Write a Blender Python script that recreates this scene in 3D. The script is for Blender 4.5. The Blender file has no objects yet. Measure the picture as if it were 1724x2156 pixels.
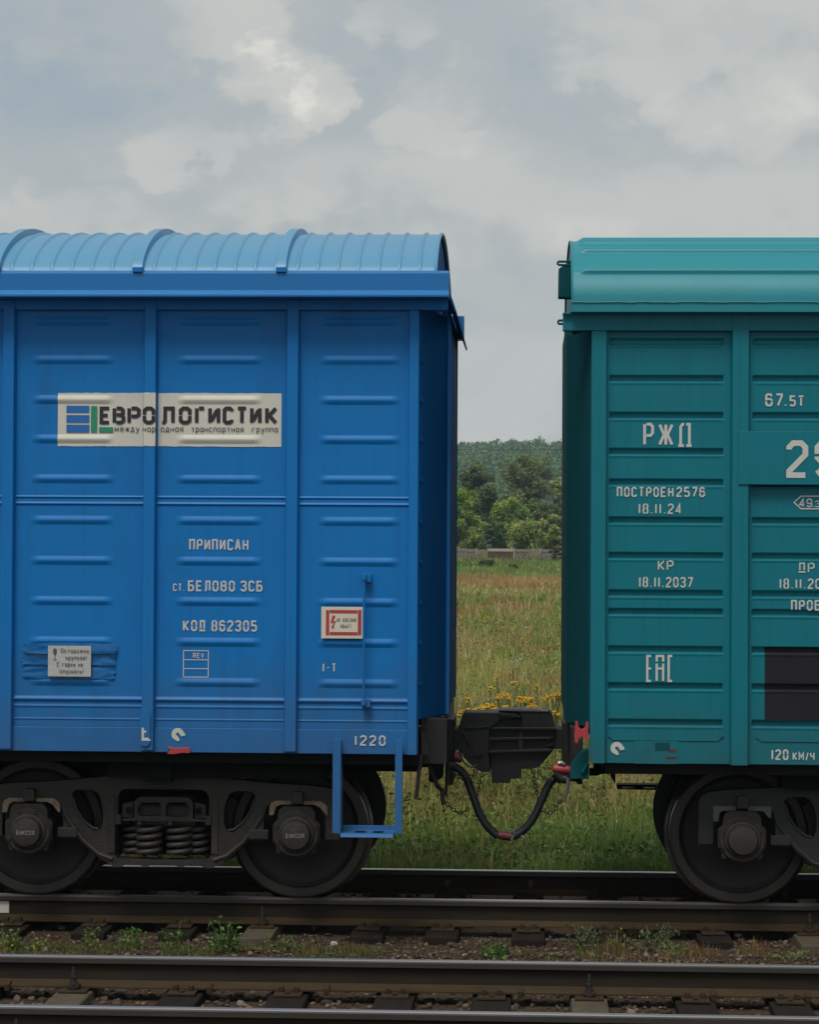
import bpy, bmesh, math, random
import numpy as np
from mathutils import Vector, Matrix, geometry

# ------------------------------------------------------------------ camera, sky, sun, exposure
S = bpy.context.scene
C = S.collection
CX, CY, CZ = 1.56913, -17.56908, 2.37352
YAW, PITCH, ROLL, FPX, PW, PH = 0.049, 0.0188, 0.00575, 5062.89, 1724.0, 2155.0
fw = Vector((-math.sin(YAW)*math.cos(PITCH), math.cos(YAW)*math.cos(PITCH), math.sin(PITCH)))
rt0 = Vector((math.cos(YAW), math.sin(YAW), 0)); up0 = rt0.cross(fw)
rt = rt0*math.cos(ROLL)+up0*math.sin(ROLL); up = -rt0*math.sin(ROLL)+up0*math.cos(ROLL)
cam = bpy.data.cameras.new('camera'); camo = bpy.data.objects.new('camera', cam); C.objects.link(camo)
cam.sensor_fit = 'HORIZONTAL'; cam.sensor_width = 36; cam.lens = 36*FPX/PW
cam.clip_start = 0.5; cam.clip_end = 6000
camo.matrix_world = Matrix(((rt.x, up.x, -fw.x, CX), (rt.y, up.y, -fw.y, CY), (rt.z, up.z, -fw.z, CZ), (0, 0, 0, 1)))
S.camera = camo
S.view_settings.view_transform = 'Standard'; S.view_settings.look = 'None'
S.view_settings.exposure = 0.62; S.view_settings.gamma = 1.0
S.render.engine = 'CYCLES'
S.cycles.use_denoising = True
S.cycles.max_bounces = 7; S.cycles.volume_bounces = 0; S.cycles.transparent_max_bounces = 8
S.cycles.caustics_reflective = False; S.cycles.caustics_refractive = False

SUN_EL, SUN_AZ = math.radians(60), math.radians(-160)     # azimuth measured from +Y towards +X: behind the camera, a little left
sd = Vector((math.sin(SUN_AZ)*math.cos(SUN_EL), math.cos(SUN_AZ)*math.cos(SUN_EL), math.sin(SUN_EL)))
sl = bpy.data.lights.new('sun', 'SUN'); so = bpy.data.objects.new('sun', sl); C.objects.link(so)
sl.energy = 1.5; sl.angle = math.radians(24); sl.color = (1.0, 0.95, 0.88)
so.rotation_euler = (-sd).to_track_quat('-Z', 'Y').to_euler()

W = bpy.data.worlds.new('World'); S.world = W; W.use_nodes = True
def build_world():
    nt = W.node_tree; nt.nodes.clear(); N = nt.nodes.new; L = nt.links.new
    def math_(op, a, b=None, c=None, clamp=False):
        n = N('ShaderNodeMath'); n.operation = op; n.use_clamp = clamp
        for i, v in enumerate((a, b, c)):
            if v is None: continue
            if isinstance(v, (int, float)): n.inputs[i].default_value = v
            else: L(v, n.inputs[i])
        return n.outputs[0]
    tc = N('ShaderNodeTexCoord')
    sky = N('ShaderNodeTexSky'); sky.sky_type = 'NISHITA'; sky.sun_disc = False
    sky.sun_elevation = SUN_EL; sky.sun_rotation = SUN_AZ
    sky.air_density = 1.0; sky.dust_density = 2.0
    bsky = N('ShaderNodeBackground'); bsky.inputs[1].default_value = 0.08; L(sky.outputs[0], bsky.inputs[0])
    # cloud deck: a layer at even height, seen in perspective, so that it flattens towards the horizon
    sep = N('ShaderNodeSeparateXYZ'); L(tc.outputs['Generated'], sep.inputs[0])
    zc = math_('ADD', math_('ABSOLUTE', sep.outputs[2]), 0.28)
    px = math_('DIVIDE', sep.outputs[0], zc); py = math_('DIVIDE', sep.outputs[1], zc)
    pz = math_('MULTIPLY', sep.outputs[2], 2.6)
    v = N('ShaderNodeCombineXYZ'); L(px, v.inputs[0]); L(py, v.inputs[1]); L(pz, v.inputs[2])
    def noise(scale, detail, rough, off, dist=0.0, flat=True):
        m = N('ShaderNodeMapping'); m.inputs['Location'].default_value = off; m.inputs['Scale'].default_value = (1, 1, 1) if flat else (1, 1, 1.5); L(v.outputs[0] if flat else tc.outputs['Generated'], m.inputs[0])
        n = N('ShaderNodeTexNoise'); n.inputs['Scale'].default_value = scale; n.inputs['Detail'].default_value = detail
        n.inputs['Roughness'].default_value = rough; n.inputs['Distortion'].default_value = dist
        L(m.outputs[0], n.inputs['Vector']); return n.outputs['Fac']
    big = noise(2.4, 4, 0.5, (3.1, 1.7, 0.4), 0.2)
    mid = noise(17.0, 7, 0.55, (7.7, 0.3, 2.1), 0.1, False)
    midb = noise(17.0, 7, 0.55, (2.2, 9.3, 4.1), 0.1, False)
    fine = noise(52.0, 7, 0.60, (1.2, 5.5, 0.8), 0.2, False)
    fineb = noise(52.0, 7, 0.60, (6.2, 3.5, 7.8), 0.2, False)
    # two or three billows that stand out of the deck
    u_ = math_('DIVIDE', sep.outputs[0], math_('MAXIMUM', sep.outputs[1], 0.05))
    w_ = math_('DIVIDE', sep.outputs[2], math_('MAXIMUM', sep.outputs[1], 0.05))
    W2 = lambda n, k: math_('MULTIPLY', math_('SUBTRACT', n, 0.5), k)
    uu = math_('ADD', math_('ADD', u_, W2(midb, 0.085)), W2(fineb, 0.040)); ww = math_('ADD', math_('ADD', w_, W2(mid, 0.060)), W2(fine, 0.036))
    def billow(u0, w0, a, b, k, sharp):
        d = math_('ADD', math_('POWER', math_('DIVIDE', math_('SUBTRACT', uu, u0), a), 2.0),
                  math_('POWER', math_('DIVIDE', math_('SUBTRACT', ww, w0), b), 2.0))
        n = N('ShaderNodeMapRange'); n.interpolation_type = 'SMOOTHSTEP'
        n.inputs[1].default_value = 1.0+sharp; n.inputs[2].default_value = 1.0-sharp
        n.inputs[3].default_value = 0; n.inputs[4].default_value = k
        L(d, n.inputs[0]); return n.outputs[0]
    tot = None
    for b in BILLOWS:
        o = billow(*b); tot = o if tot is None else math_('ADD', tot, o)
    shade = math_('ADD', math_('MULTIPLY', math_('SUBTRACT', big, 0.5), 0.75), math_('MULTIPLY', math_('SUBTRACT', mid, 0.5), 0.55))
    shade = math_('ADD', shade, math_('MULTIPLY', math_('SUBTRACT', fine, 0.5), 0.16))
    shade = math_('ADD', math_('ADD', shade, tot), 0.46)
    r = N('ShaderNodeValToRGB'); r.color_ramp.interpolation = 'EASE'
    e = r.color_ramp.elements; e[0].position = 0.10; e[0].color = (0.325, 0.385, 0.430, 1)
    e[1].position = 1.0; e[1].color = (0.80, 0.78, 0.71, 1)
    m1 = e.new(0.42); m1.color = (0.415, 0.45, 0.465, 1)
    m2 = e.new(0.68); m2.color = (0.545, 0.55, 0.53, 1)
    L(shade, r.inputs[0])
    bcl = N('ShaderNodeBackground'); L(r.outputs[0], bcl.inputs[0]); bcl.inputs[1].default_value = 0.69
    cov = N('ShaderNodeMapRange'); cov.interpolation_type = 'SMOOTHSTEP'
    cov.inputs[1].default_value = 0.05; cov.inputs[2].default_value = 0.5; cov.inputs[3].default_value = 0.82; cov.inputs[4].default_value = 1.0
    L(shade, cov.inputs[0])
    mix = N('ShaderNodeMixShader'); L(cov.outputs[0], mix.inputs[0]); L(bsky.outputs[0], mix.inputs[1]); L(bcl.outputs[0], mix.inputs[2])
    out = N('ShaderNodeOutputWorld'); L(mix.outputs[0], out.inputs[0])
def sky_dir(u, v):
    d = fw + rt*((u-PW/2)/FPX) - up*((v-PH/2)/FPX)
    return d.x/d.y, d.z/d.y
BILLOWS = []
for (u, v, a, b, k, s) in ((470, 40, 180, 130, .15, .4), (440, 110, 260, 160, .10, .9), (560, 185, 160, 95, .13, .45), (535, 160, 90, 60, .10, .95), (640, 215, 75, 60, .10, .3), (850, 70, 110, 60, .12, .4),
                           (880, 120, 160, 90, .07, .9), (900, 265, 110, 62, .12, .35), (960, 300, 150, 60, .05, .9), (340, 340, 130, 60, .10, .4), (480, 380, 330, 90, .08, .9), (1640, 40, 420, 220, .24, .98), (1300, 165, 170, 55, .09, .7),
                           (110, 480, 260, 60, .16, .8), (750, 400, 280, 80, .06, .9), (60, 220, 330, 110, -.15, .9), (270, 20, 130, 120, -.12, .8), (750, 180, 70, 90, -.10, .7), (1000, 180, 220, 140, -.05, .95),
                           (1060, 860, 220, 190, .16, .95), (1500, 450, 430, 80, .13, .9), (1250, 330, 260, 90, -.05, .95)):
    x0, w0 = sky_dir(u, v); BILLOWS.append((x0, w0, a/FPX, b/FPX, k, s))
build_world()

# ------------------------------------------------------------------ helpers
rnd = random.Random(7)
rng = np.random.default_rng(11)
def at(u, v, Y):
    """the point of the photograph's pixel (u, v), 1724 wide, on the upright plane y = Y"""
    d = fw + rt*((u-PW/2)/FPX) - up*((v-PH/2)/FPX)
    t = (Y-CY)/d.y
    return Vector((CX+d.x*t, Y, CZ+d.z*t))
def xz(pts, Y): return [(p.x, p.z) for p in (at(u, v, Y) for u, v in pts)]

class MB:
    def __init__(s): s.v = []; s.f = []; s.m = []; s.mi = 0
    def add(s, vs, fs):
        o = len(s.v); s.v += [tuple(p) for p in vs]
        s.f += [tuple(i+o for i in f) for f in fs]; s.m += [s.mi]*len(fs)
        return s
    def box(s, x0, x1, y0, y1, z0, z1):
        return s.add([(x0,y0,z0),(x1,y0,z0),(x1,y1,z0),(x0,y1,z0),(x0,y0,z1),(x1,y0,z1),(x1,y1,z1),(x0,y1,z1)],
                     [(0,3,2,1),(4,5,6,7),(0,1,5,4),(1,2,6,5),(2,3,7,6),(3,0,4,7)])
    def prism(s, loops, y0, y1, axis='y'):
        """outline (and holes) in the x-z plane, given thickness from y0 (front) to y1"""
        if loops and not isinstance(loops[0], list): loops = [loops]
        if isinstance(loops[0][0], (int, float)): loops = [loops]
        flat = [p for l in loops for p in l]; n = len(flat)
        def V(p, y):
            return (p[0], y, p[1]) if axis == 'y' else ((y, p[0], p[1]) if axis == 'x' else (p[0], p[1], y))
        vs = [V(p, y0) for p in flat]+[V(p, y1) for p in flat]
        tris = geometry.tessellate_polygon([[Vector((p[0], p[1], 0)) for p in l] for l in loops])
        fs = [tuple(t) for t in tris]+[tuple(i+n for i in reversed(t)) for t in tris]
        o = 0
        for l in loops:
            k = len(l)
            for i in range(k):
                a, b = o+i, o+(i+1) % k; fs.append((a, b, b+n, a+n))
            o += k
        return s.add(vs, fs)
    def tube(s, pts, r, n=8, cap=True, closed=False):
        P = [Vector(p) for p in pts]; k = len(P); R = r if isinstance(r, (list, tuple)) else [r]*k
        vs = []; prev = None
        for i in range(k):
            if closed: t = P[(i+1) % k]-P[i-1]
            else: t = P[min(i+1, k-1)]-P[max(i-1, 0)]
            t.normalize()
            if prev is None:
                a = Vector((0, 0, 1)) if abs(t.z) < .9 else Vector((1, 0, 0)); prev = t.cross(a).normalized()
            prev = (prev-t*prev.dot(t)).normalized(); b = t.cross(prev)
            for j in range(n):
                an = 2*math.pi*j/n; vs.append(P[i]+(prev*math.cos(an)+b*math.sin(an))*R[i])
        fs = []
        for i in range(k if closed else k-1):
            for j in range(n):
                a = i*n+j; b2 = i*n+(j+1) % n; c = ((i+1) % k)*n+(j+1) % n; d = ((i+1) % k)*n+j
                fs.append((a, b2, c, d))
        if cap and not closed: fs += [tuple(range(n-1, -1, -1)), tuple((k-1)*n+j for j in range(n))]
        return s.add(vs, fs)
    def lathe(s, prof, c, n=48, axis='y'):
        """profile [(radius, along)] turned about the y axis through c"""
        vs = []; k = len(prof)
        for r, y in prof:
            for j in range(n):
                a = 2*math.pi*j/n
                if axis == 'y': vs.append((c[0]+r*math.cos(a), c[1]+y, c[2]+r*math.sin(a)))
                else: vs.append((c[0]+r*math.cos(a), c[1]+r*math.sin(a), c[2]+y))
        fs = []
        for i in range(k-1):
            for j in range(n):
                fs.append((i*n+j, i*n+(j+1) % n, (i+1)*n+(j+1) % n, (i+1)*n+j))
        return s.add(vs, fs)
    def build(s, name, mat, parent=None, smooth=False, bevel=0, origin=None, seg=2, angle=40):
        me = bpy.data.meshes.new(name)
        vs = s.v
        if origin is not None: vs = [(p[0]-origin[0], p[1]-origin[1], p[2]-origin[2]) for p in vs]
        me.from_pydata(vs, [], s.f); me.update()
        bm = bmesh.new(); bm.from_mesh(me); bmesh.ops.recalc_face_normals(bm, faces=bm.faces); bm.to_mesh(me); bm.free()
        for m in (mat if isinstance(mat, (list, tuple)) else [mat]): me.materials.append(m)
        if any(s.m): me.polygons.foreach_set('material_index', s.m)
        o = link(name, me, parent, origin)
        if smooth is True: me.polygons.foreach_set('use_smooth', [True]*len(me.polygons))
        if smooth == 'auto':
            me.polygons.foreach_set('use_smooth', [True]*len(me.polygons)); me.set_sharp_from_angle(angle=math.radians(angle))
        if bevel:
            b = o.modifiers.new('bevel', 'BEVEL'); b.width = bevel; b.segments = seg; b.limit_method = 'ANGLE'; b.angle_limit = math.radians(35)
            b.harden_normals = False
        return o
def root_of(o):
    while o.parent: o = o.parent
    return o
def link(name, me, parent=None, origin=None):
    o = bpy.data.objects.new(name, me); C.objects.link(o)
    if origin is not None: o.location = origin
    if parent is not None:
        o.parent = parent; o.matrix_parent_inverse = world_of(parent).inverted()
    return o
def world_of(o):
    m = o.matrix_basis.copy()
    if o.parent: m = world_of(o.parent) @ o.matrix_parent_inverse @ m
    return m
def empty(name, loc, label, cat, group=None):
    o = bpy.data.objects.new(name, None); C.objects.link(o); o.location = loc; o.empty_display_size = .3
    tag(o, label, cat, group); return o
def tag(o, label, cat, group=None):
    o['label'] = label; o['category'] = cat
    if group: o['group'] = group
    return o
def kind(o, k): o['kind'] = k; return o
def copy_tree(o, delta, parent, top=True):
    """copy of a part and its sub-parts, moved by delta, under the given parent"""
    c = o.copy(); C.objects.link(c); c.parent = parent
    if top:
        c.location = Vector(o.location)+Vector(delta); c.matrix_parent_inverse = world_of(parent).inverted()
    else: c.matrix_parent_inverse = o.matrix_parent_inverse.copy()
    for ch in list(o.children): copy_tree(ch, None, c, False)
    return c
def fast_mesh(name, verts, loops, sizes, mat, cols=None, smooth=False):
    """numpy arrays straight into one mesh"""
    me = bpy.data.meshes.new(name); verts = np.asarray(verts, np.float32); loops = np.asarray(loops, np.int32); sizes = np.asarray(sizes, np.int32)
    me.vertices.add(len(verts)); me.vertices.foreach_set('co', verts.ravel())
    me.loops.add(len(loops)); me.loops.foreach_set('vertex_index', loops)
    me.polygons.add(len(sizes)); st = np.concatenate(([0], np.cumsum(sizes)[:-1])).astype(np.int32)
    me.polygons.foreach_set('loop_start', st)
    if smooth: me.polygons.foreach_set('use_smooth', np.ones(len(sizes), bool))
    me.update(calc_edges=True); me.validate()
    if cols is not None:
        a = me.color_attributes.new('Col', 'FLOAT_COLOR', 'POINT'); cc = np.ones((len(verts), 4), np.float32); cc[:, :3] = cols
        a.data.foreach_set('color', cc.ravel())
    me.materials.append(mat); return me

# ------------------------------------------------------------------ materials
def mat_base(name):
    m = bpy.data.materials.new(name); m.use_nodes = True; nt = m.node_tree
    return m, nt, nt.nodes['Principled BSDF'], nt.nodes.new, nt.links.new
def surf(name, col, col2=None, rough=.5, metal=0.0, scale=6.0, amt=.5, bump=0.0, bscale=40.0, detail=6, rough2=None, stretch=(1,1,1), spec=None, grime=None, gscale=1.5, glo=.55, ghi=.75, coord='Object'):
    """procedural surface: two colours broken up by noise, optional grime in patches, optional fine relief"""
    m, nt, b, N, L = mat_base(name)
    tc = N('ShaderNodeTexCoord'); mp = N('ShaderNodeMapping'); L(tc.outputs[coord], mp.inputs[0]); mp.inputs['Scale'].default_value = stretch
    n = N('ShaderNodeTexNoise'); n.inputs['Scale'].default_value = scale; n.inputs['Detail'].default_value = detail; n.inputs['Roughness'].default_value = .6
    L(mp.outputs[0], n.inputs['Vector'])
    r = N('ShaderNodeMapRange'); r.inputs[1].default_value = .5-amt*.5; r.inputs[2].default_value = .5+amt*.5; L(n.outputs['Fac'], r.inputs[0])
    mx = N('ShaderNodeMix'); mx.data_type = 'RGBA'; mx.inputs[6].default_value = (*col, 1); mx.inputs[7].default_value = (*(col2 or col), 1)
    L(r.outputs[0], mx.inputs[0]); colout = mx.outputs[2]
    if grime:
        g = N('ShaderNodeTexNoise'); g.inputs['Scale'].default_value = gscale; g.inputs['Detail'].default_value = 9; g.inputs['Roughness'].default_value = .68
        mg = N('ShaderNodeMapping'); L(tc.outputs[coord], mg.inputs[0]); mg.inputs['Scale'].default_value = (1.5, 1, .45); mg.inputs['Location'].default_value = (3, 5, 1)
        L(mg.outputs[0], g.inputs['Vector'])
        gr = N('ShaderNodeMapRange'); gr.inputs[1].default_value = glo; gr.inputs[2].default_value = ghi; gr.inputs[4].default_value = .55; L(g.outputs['Fac'], gr.inputs[0])
        m2 = N('ShaderNodeMix'); m2.data_type = 'RGBA'; m2.inputs[7].default_value = (*grime, 1); L(gr.outputs[0], m2.inputs[0]); L(colout, m2.inputs[6]); colout = m2.outputs[2]
    L(colout, b.inputs['Base Color'])
    b.inputs['Roughness'].default_value = rough; b.inputs['Metallic'].default_value = metal
    if rough2 is not None:
        rr = N('ShaderNodeMapRange'); rr.inputs[3].default_value = rough; rr.inputs[4].default_value = rough2; L(n.outputs['Fac'], rr.inputs[0]); L(rr.outputs[0], b.inputs['Roughness'])
    if spec is not None: b.inputs['Specular IOR Level'].default_value = spec
    if bump:
        bn = N('ShaderNodeTexNoise'); bn.inputs['Scale'].default_value = bscale; bn.inputs['Detail'].default_value = 4; L(tc.outputs[coord], bn.inputs['Vector'])
        bp = N('ShaderNodeBump'); bp.inputs['Strength'].default_value = 1.0; bp.inputs['Distance'].default_value = bump; L(bn.outputs['Fac'], bp.inputs['Height']); L(bp.outputs[0], b.inputs['Normal'])
    return m
def weather(m, dust, zlo, zhi, streak, amt=.35):
    """adds ragged vertical run-down streaks and wheel dust that thins out upwards"""
    nt = m.node_tree; N = nt.nodes.new; L = nt.links.new; b = nt.nodes['Principled BSDF']; src = b.inputs['Base Color'].links[0].from_socket
    tc = N('ShaderNodeTexCoord')
    mp = N('ShaderNodeMapping'); mp.inputs['Scale'].default_value = (26, 26, .9); L(tc.outputs['Object'], mp.inputs[0])
    n = N('ShaderNodeTexNoise'); n.inputs['Scale'].default_value = 1.0; n.inputs['Detail'].default_value = 5; n.inputs['Roughness'].default_value = .6; L(mp.outputs[0], n.inputs['Vector'])
    r = N('ShaderNodeMapRange'); r.inputs[1].default_value = .50; r.inputs[2].default_value = .80; r.inputs[4].default_value = amt; L(n.outputs['Fac'], r.inputs[0])
    mx = N('ShaderNodeMix'); mx.data_type = 'RGBA'; mx.inputs[7].default_value = (*streak, 1); L(r.outputs[0], mx.inputs[0]); L(src, mx.inputs[6])
    sp = N('ShaderNodeSeparateXYZ'); L(tc.outputs['Object'], sp.inputs[0])
    n2 = N('ShaderNodeTexNoise'); n2.inputs['Scale'].default_value = 4.5; n2.inputs['Detail'].default_value = 8; n2.inputs['Roughness'].default_value = .7; L(tc.outputs['Object'], n2.inputs['Vector'])
    ad = N('ShaderNodeMath'); ad.operation = 'MULTIPLY_ADD'; ad.inputs[1].default_value = -1.1; L(n2.outputs['Fac'], ad.inputs[0]); L(sp.outputs[2], ad.inputs[2])
    r2 = N('ShaderNodeMapRange'); r2.inputs[1].default_value = zhi-.55; r2.inputs[2].default_value = zlo-.55; r2.inputs[4].default_value = .5; L(ad.outputs[0], r2.inputs[0])
    m2 = N('ShaderNodeMix'); m2.data_type = 'RGBA'; m2.inputs[7].default_value = (*dust, 1); L(r2.outputs[0], m2.inputs[0]); L(mx.outputs[2], m2.inputs[6]); L(m2.outputs[2], b.inputs['Base Color'])
def leafmat(name, trans=.25, rough=.6):
    m, nt, b, N, L = mat_base(name)
    a = N('ShaderNodeVertexColor'); a.layer_name = 'Col'; L(a.outputs[0], b.inputs['Base Color']); b.inputs['Roughness'].default_value = rough
    b.inputs['Specular IOR Level'].default_value = .25
    if trans:
        t = N('ShaderNodeBsdfTranslucent'); L(a.outputs[0], t.inputs[0]); mx = N('ShaderNodeMixShader'); mx.inputs[0].default_value = trans
        L(b.outputs[0], mx.inputs[1]); L(t.outputs[0], mx.inputs[2]); L(mx.outputs[0], nt.nodes['Material Output'].inputs[0])
    return m
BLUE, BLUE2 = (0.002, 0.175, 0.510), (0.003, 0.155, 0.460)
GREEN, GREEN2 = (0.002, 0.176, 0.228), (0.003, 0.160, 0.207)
M = {}
M['blue'] = surf('blue_paint', BLUE, BLUE2, rough=.42, rough2=.55, scale=1.3, amt=.6, bump=.003, bscale=2.2, spec=.28, grime=(0.012, 0.09, 0.235), gscale=1.3)
M['blue_roof'] = surf('blue_roof_paint_and_sheen', (0.082, 0.280, 0.475), (0.108, 0.29, 0.455), rough=.36, rough2=.52, scale=2.5, amt=.6, bump=.002, bscale=4, grime=(0.15, 0.27, 0.38), gscale=2.2, glo=.55)  # paler than the sides: faded paint plus sky sheen put into the colour
M['blue_shaded'] = surf('blue_end_shade', (0.003, 0.10, 0.31), (0.004, 0.09, 0.27), rough=.75, scale=2, amt=.6, spec=.1)  # side blue darkened: shade of the gap between wagons painted into the ends
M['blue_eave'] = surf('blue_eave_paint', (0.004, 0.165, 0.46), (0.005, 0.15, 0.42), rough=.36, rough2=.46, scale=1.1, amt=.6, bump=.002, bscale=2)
M['green'] = surf('teal_paint', GREEN, GREEN2, rough=.42, rough2=.55, scale=1.6, amt=.6, bump=.0025, bscale=2.0, spec=.28, grime=(0.012, 0.12, 0.16), gscale=1.1)
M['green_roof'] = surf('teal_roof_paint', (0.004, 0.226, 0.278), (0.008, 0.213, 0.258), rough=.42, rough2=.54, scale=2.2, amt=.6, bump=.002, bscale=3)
weather(M['blue'], (.055, .095, .165), .95, 1.8, (.010, .085, .25), .28); weather(M['green'], (.03, .085, .095), .9, 1.5, (.004, .095, .115), .4)
M['black'] = surf('black_underframe_paint', (0.005, 0.0053, 0.006), (0.010, 0.0095, 0.009), rough=.7, spec=.15, scale=9, amt=.6, bump=.001, bscale=60)
M['cast'] = surf('grimy_cast_steel', (0.013, 0.0125, 0.012), (0.036, 0.030, 0.024), rough=.40, rough2=.68, scale=16, amt=.5, bump=.004, bscale=60, grime=(0.10, 0.062, 0.034), gscale=7, glo=.54, ghi=.84)
M['cast_g'] = surf('grimy_blue_black_steel', (0.011, 0.013, 0.015), (0.030, 0.029, 0.028), rough=.45, rough2=.75, scale=14, amt=.7, bump=.003, bscale=70)
M['box'] = surf('oily_axle_box', (0.020, 0.018, 0.016), (0.040, 0.031, 0.023), rough=.6, scale=20, amt=.6, bump=.003, bscale=90)
M['coupler'] = surf('black_coupler_casting', (0.007, 0.0075, 0.0085), (0.014, 0.0135, 0.013), rough=.45, rough2=.65, scale=12, amt=.7, bump=.003, bscale=55, grime=(0.04, 0.027, 0.018), gscale=6, glo=.66, ghi=.9)
M['wheel'] = surf('rolled_wheel_steel', (0.014, 0.013, 0.0125), (0.026, 0.021, 0.017), rough=.55, rough2=.75, scale=9, amt=.7, bump=.0015, bscale=50, grime=(0.05, 0.03, 0.016), gscale=4, glo=.6, ghi=.9)
M['rim'] = surf('wheel_rim_face', (0.030, 0.026, 0.023), (0.048, 0.037, 0.028), rough=.42, rough2=.6, scale=12, amt=.7, stretch=(1, 1, 1), bump=.001, bscale=60)
M['tread'] = surf('polished_wheel_tread', (0.35, 0.34, 0.33), (0.22, 0.21, 0.2), rough=.3, metal=1.0, scale=30)
M['spring'] = surf('spring_steel', (0.032, 0.030, 0.030), (0.060, 0.048, 0.038), rough=.5, rough2=.65, scale=25, amt=.7)
M['tan'] = surf('worn_primer', (0.40, 0.30, 0.21), (0.20, 0.12, 0.075), rough=.7, scale=22, amt=.35)
M['print_grey'] = surf('faded_grey_print', (0.26, 0.26, 0.25), (0.17, 0.17, 0.165), rough=.7, scale=40)
M['greyarch'] = surf('pale_grey_primer', (0.15, 0.155, 0.16), (0.10, 0.10, 0.11), rough=.7, scale=22, amt=.5)
M['rust'] = surf('rusty_rail_side', (0.016, 0.012, 0.0085), (0.032, 0.023, 0.013), rough=.8, spec=.25, scale=5, amt=.6, stretch=(.5, 3, 3), bump=.001, bscale=120, grime=(0.020, 0.016, 0.013), gscale=3, glo=.5, ghi=.8)
M['foot'] = surf('ochre_rail_foot', (0.060, 0.040, 0.019), (0.034, 0.024, 0.013), rough=.85, spec=.2, scale=7, stretch=(.6, 3, 3), bump=.001, bscale=120)
M['railtop'] = surf('polished_rail_head', (0.64, 0.62, 0.63), (0.46, 0.44, 0.44), rough=.42, rough2=.56, metal=1.0, scale=9, amt=.7, stretch=(.15, 6, 1))
M['railside'] = surf('rail_head_flank', (0.060, 0.053, 0.048), (0.040, 0.034, 0.029), rough=.5, metal=.3, scale=7, stretch=(.3, 4, 4))
M['wood'] = surf('creosoted_sleeper_wood', (0.012, 0.010, 0.009), (0.028, 0.022, 0.017), rough=.95, spec=.1, scale=9, amt=.6, stretch=(3, .35, 3), bump=.006, bscale=30)
M['concrete'] = surf('stained_concrete', (0.12, 0.10, 0.07), (0.07, 0.058, 0.04), rough=.95, spec=.1, scale=9, amt=.6, bump=.003, bscale=60, grime=(0.05, 0.045, 0.035), gscale=6, glo=.5, ghi=.7)
M['plate'] = surf('rusty_tie_plate', (0.028, 0.020, 0.013), (0.055, 0.034, 0.020), rough=.85, spec=.2, scale=18, amt=.6, bump=.002, bscale=80)
M['white'] = surf('stencil_white', (0.60, 0.61, 0.58), (0.50, 0.51, 0.49), rough=.6, scale=30, amt=.6)
M['banner'] = surf('cream_white_paint', (0.66, 0.64, 0.56), (0.58, 0.565, 0.49), rough=.55, scale=5, amt=.6, grime=(0.50, 0.43, 0.33), gscale=4, glo=.66, ghi=.9)
M['ink'] = surf('stencil_black', (0.016, 0.016, 0.024), (0.024, 0.022, 0.03), rough=.6, scale=30)
M['logoblue'] = surf('logo_blue', (0.012, 0.15, 0.47), (0.014, 0.13, 0.42), rough=.5, scale=30)
M['logogreen'] = surf('logo_green', (0.018, 0.27, 0.15), (0.02, 0.23, 0.13), rough=.5, scale=30)
M['paper'] = surf('weathered_paper', (0.52, 0.52, 0.50), (0.40, 0.40, 0.39), rough=.8, scale=18, amt=.5, stretch=(1, 1, 4))
M['print'] = surf('printed_ink', (0.05, 0.05, 0.05), (0.12, 0.12, 0.12), rough=.8, scale=60)
M['tape'] = surf('shiny_blue_tape', (0.004, 0.105, 0.31), (0.008, 0.15, 0.43), rough=.22, scale=10, amt=.5, stretch=(1, 1, 6), bump=.004, bscale=25)
M['plate_cream'] = surf('enamel_cream', (0.68, 0.63, 0.50), (0.62, 0.57, 0.46), rough=.45, scale=12)
M['red'] = surf('red_paint', (0.46, 0.045, 0.055), (0.36, 0.04, 0.05), rough=.5, scale=20, amt=.6)
M['redgrime'] = surf('grimy_red_paint', (0.16, 0.022, 0.028), (0.07, 0.014, 0.018), rough=.55, scale=18, amt=.6)
M['rubber'] = surf('black_rubber', (0.010, 0.011, 0.014), (0.018, 0.019, 0.024), rough=.45, scale=15)
M['patch'] = surf('matt_black_panel_paint', (0.012, 0.0125, 0.016), (0.018, 0.018, 0.022), rough=.75, scale=8, spec=.25)
M['darkteal'] = surf('dark_teal_bracket_and_end_shade', (0.004, 0.080, 0.095), (0.005, 0.066, 0.078), rough=.75, scale=9, spec=.1)  # dark teal of the brackets; on end walls and corner panel, painted-in shade
M['steel'] = surf('bare_steel', (0.30, 0.31, 0.32), (0.22, 0.22, 0.22), rough=.45, metal=.7, scale=20)

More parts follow.
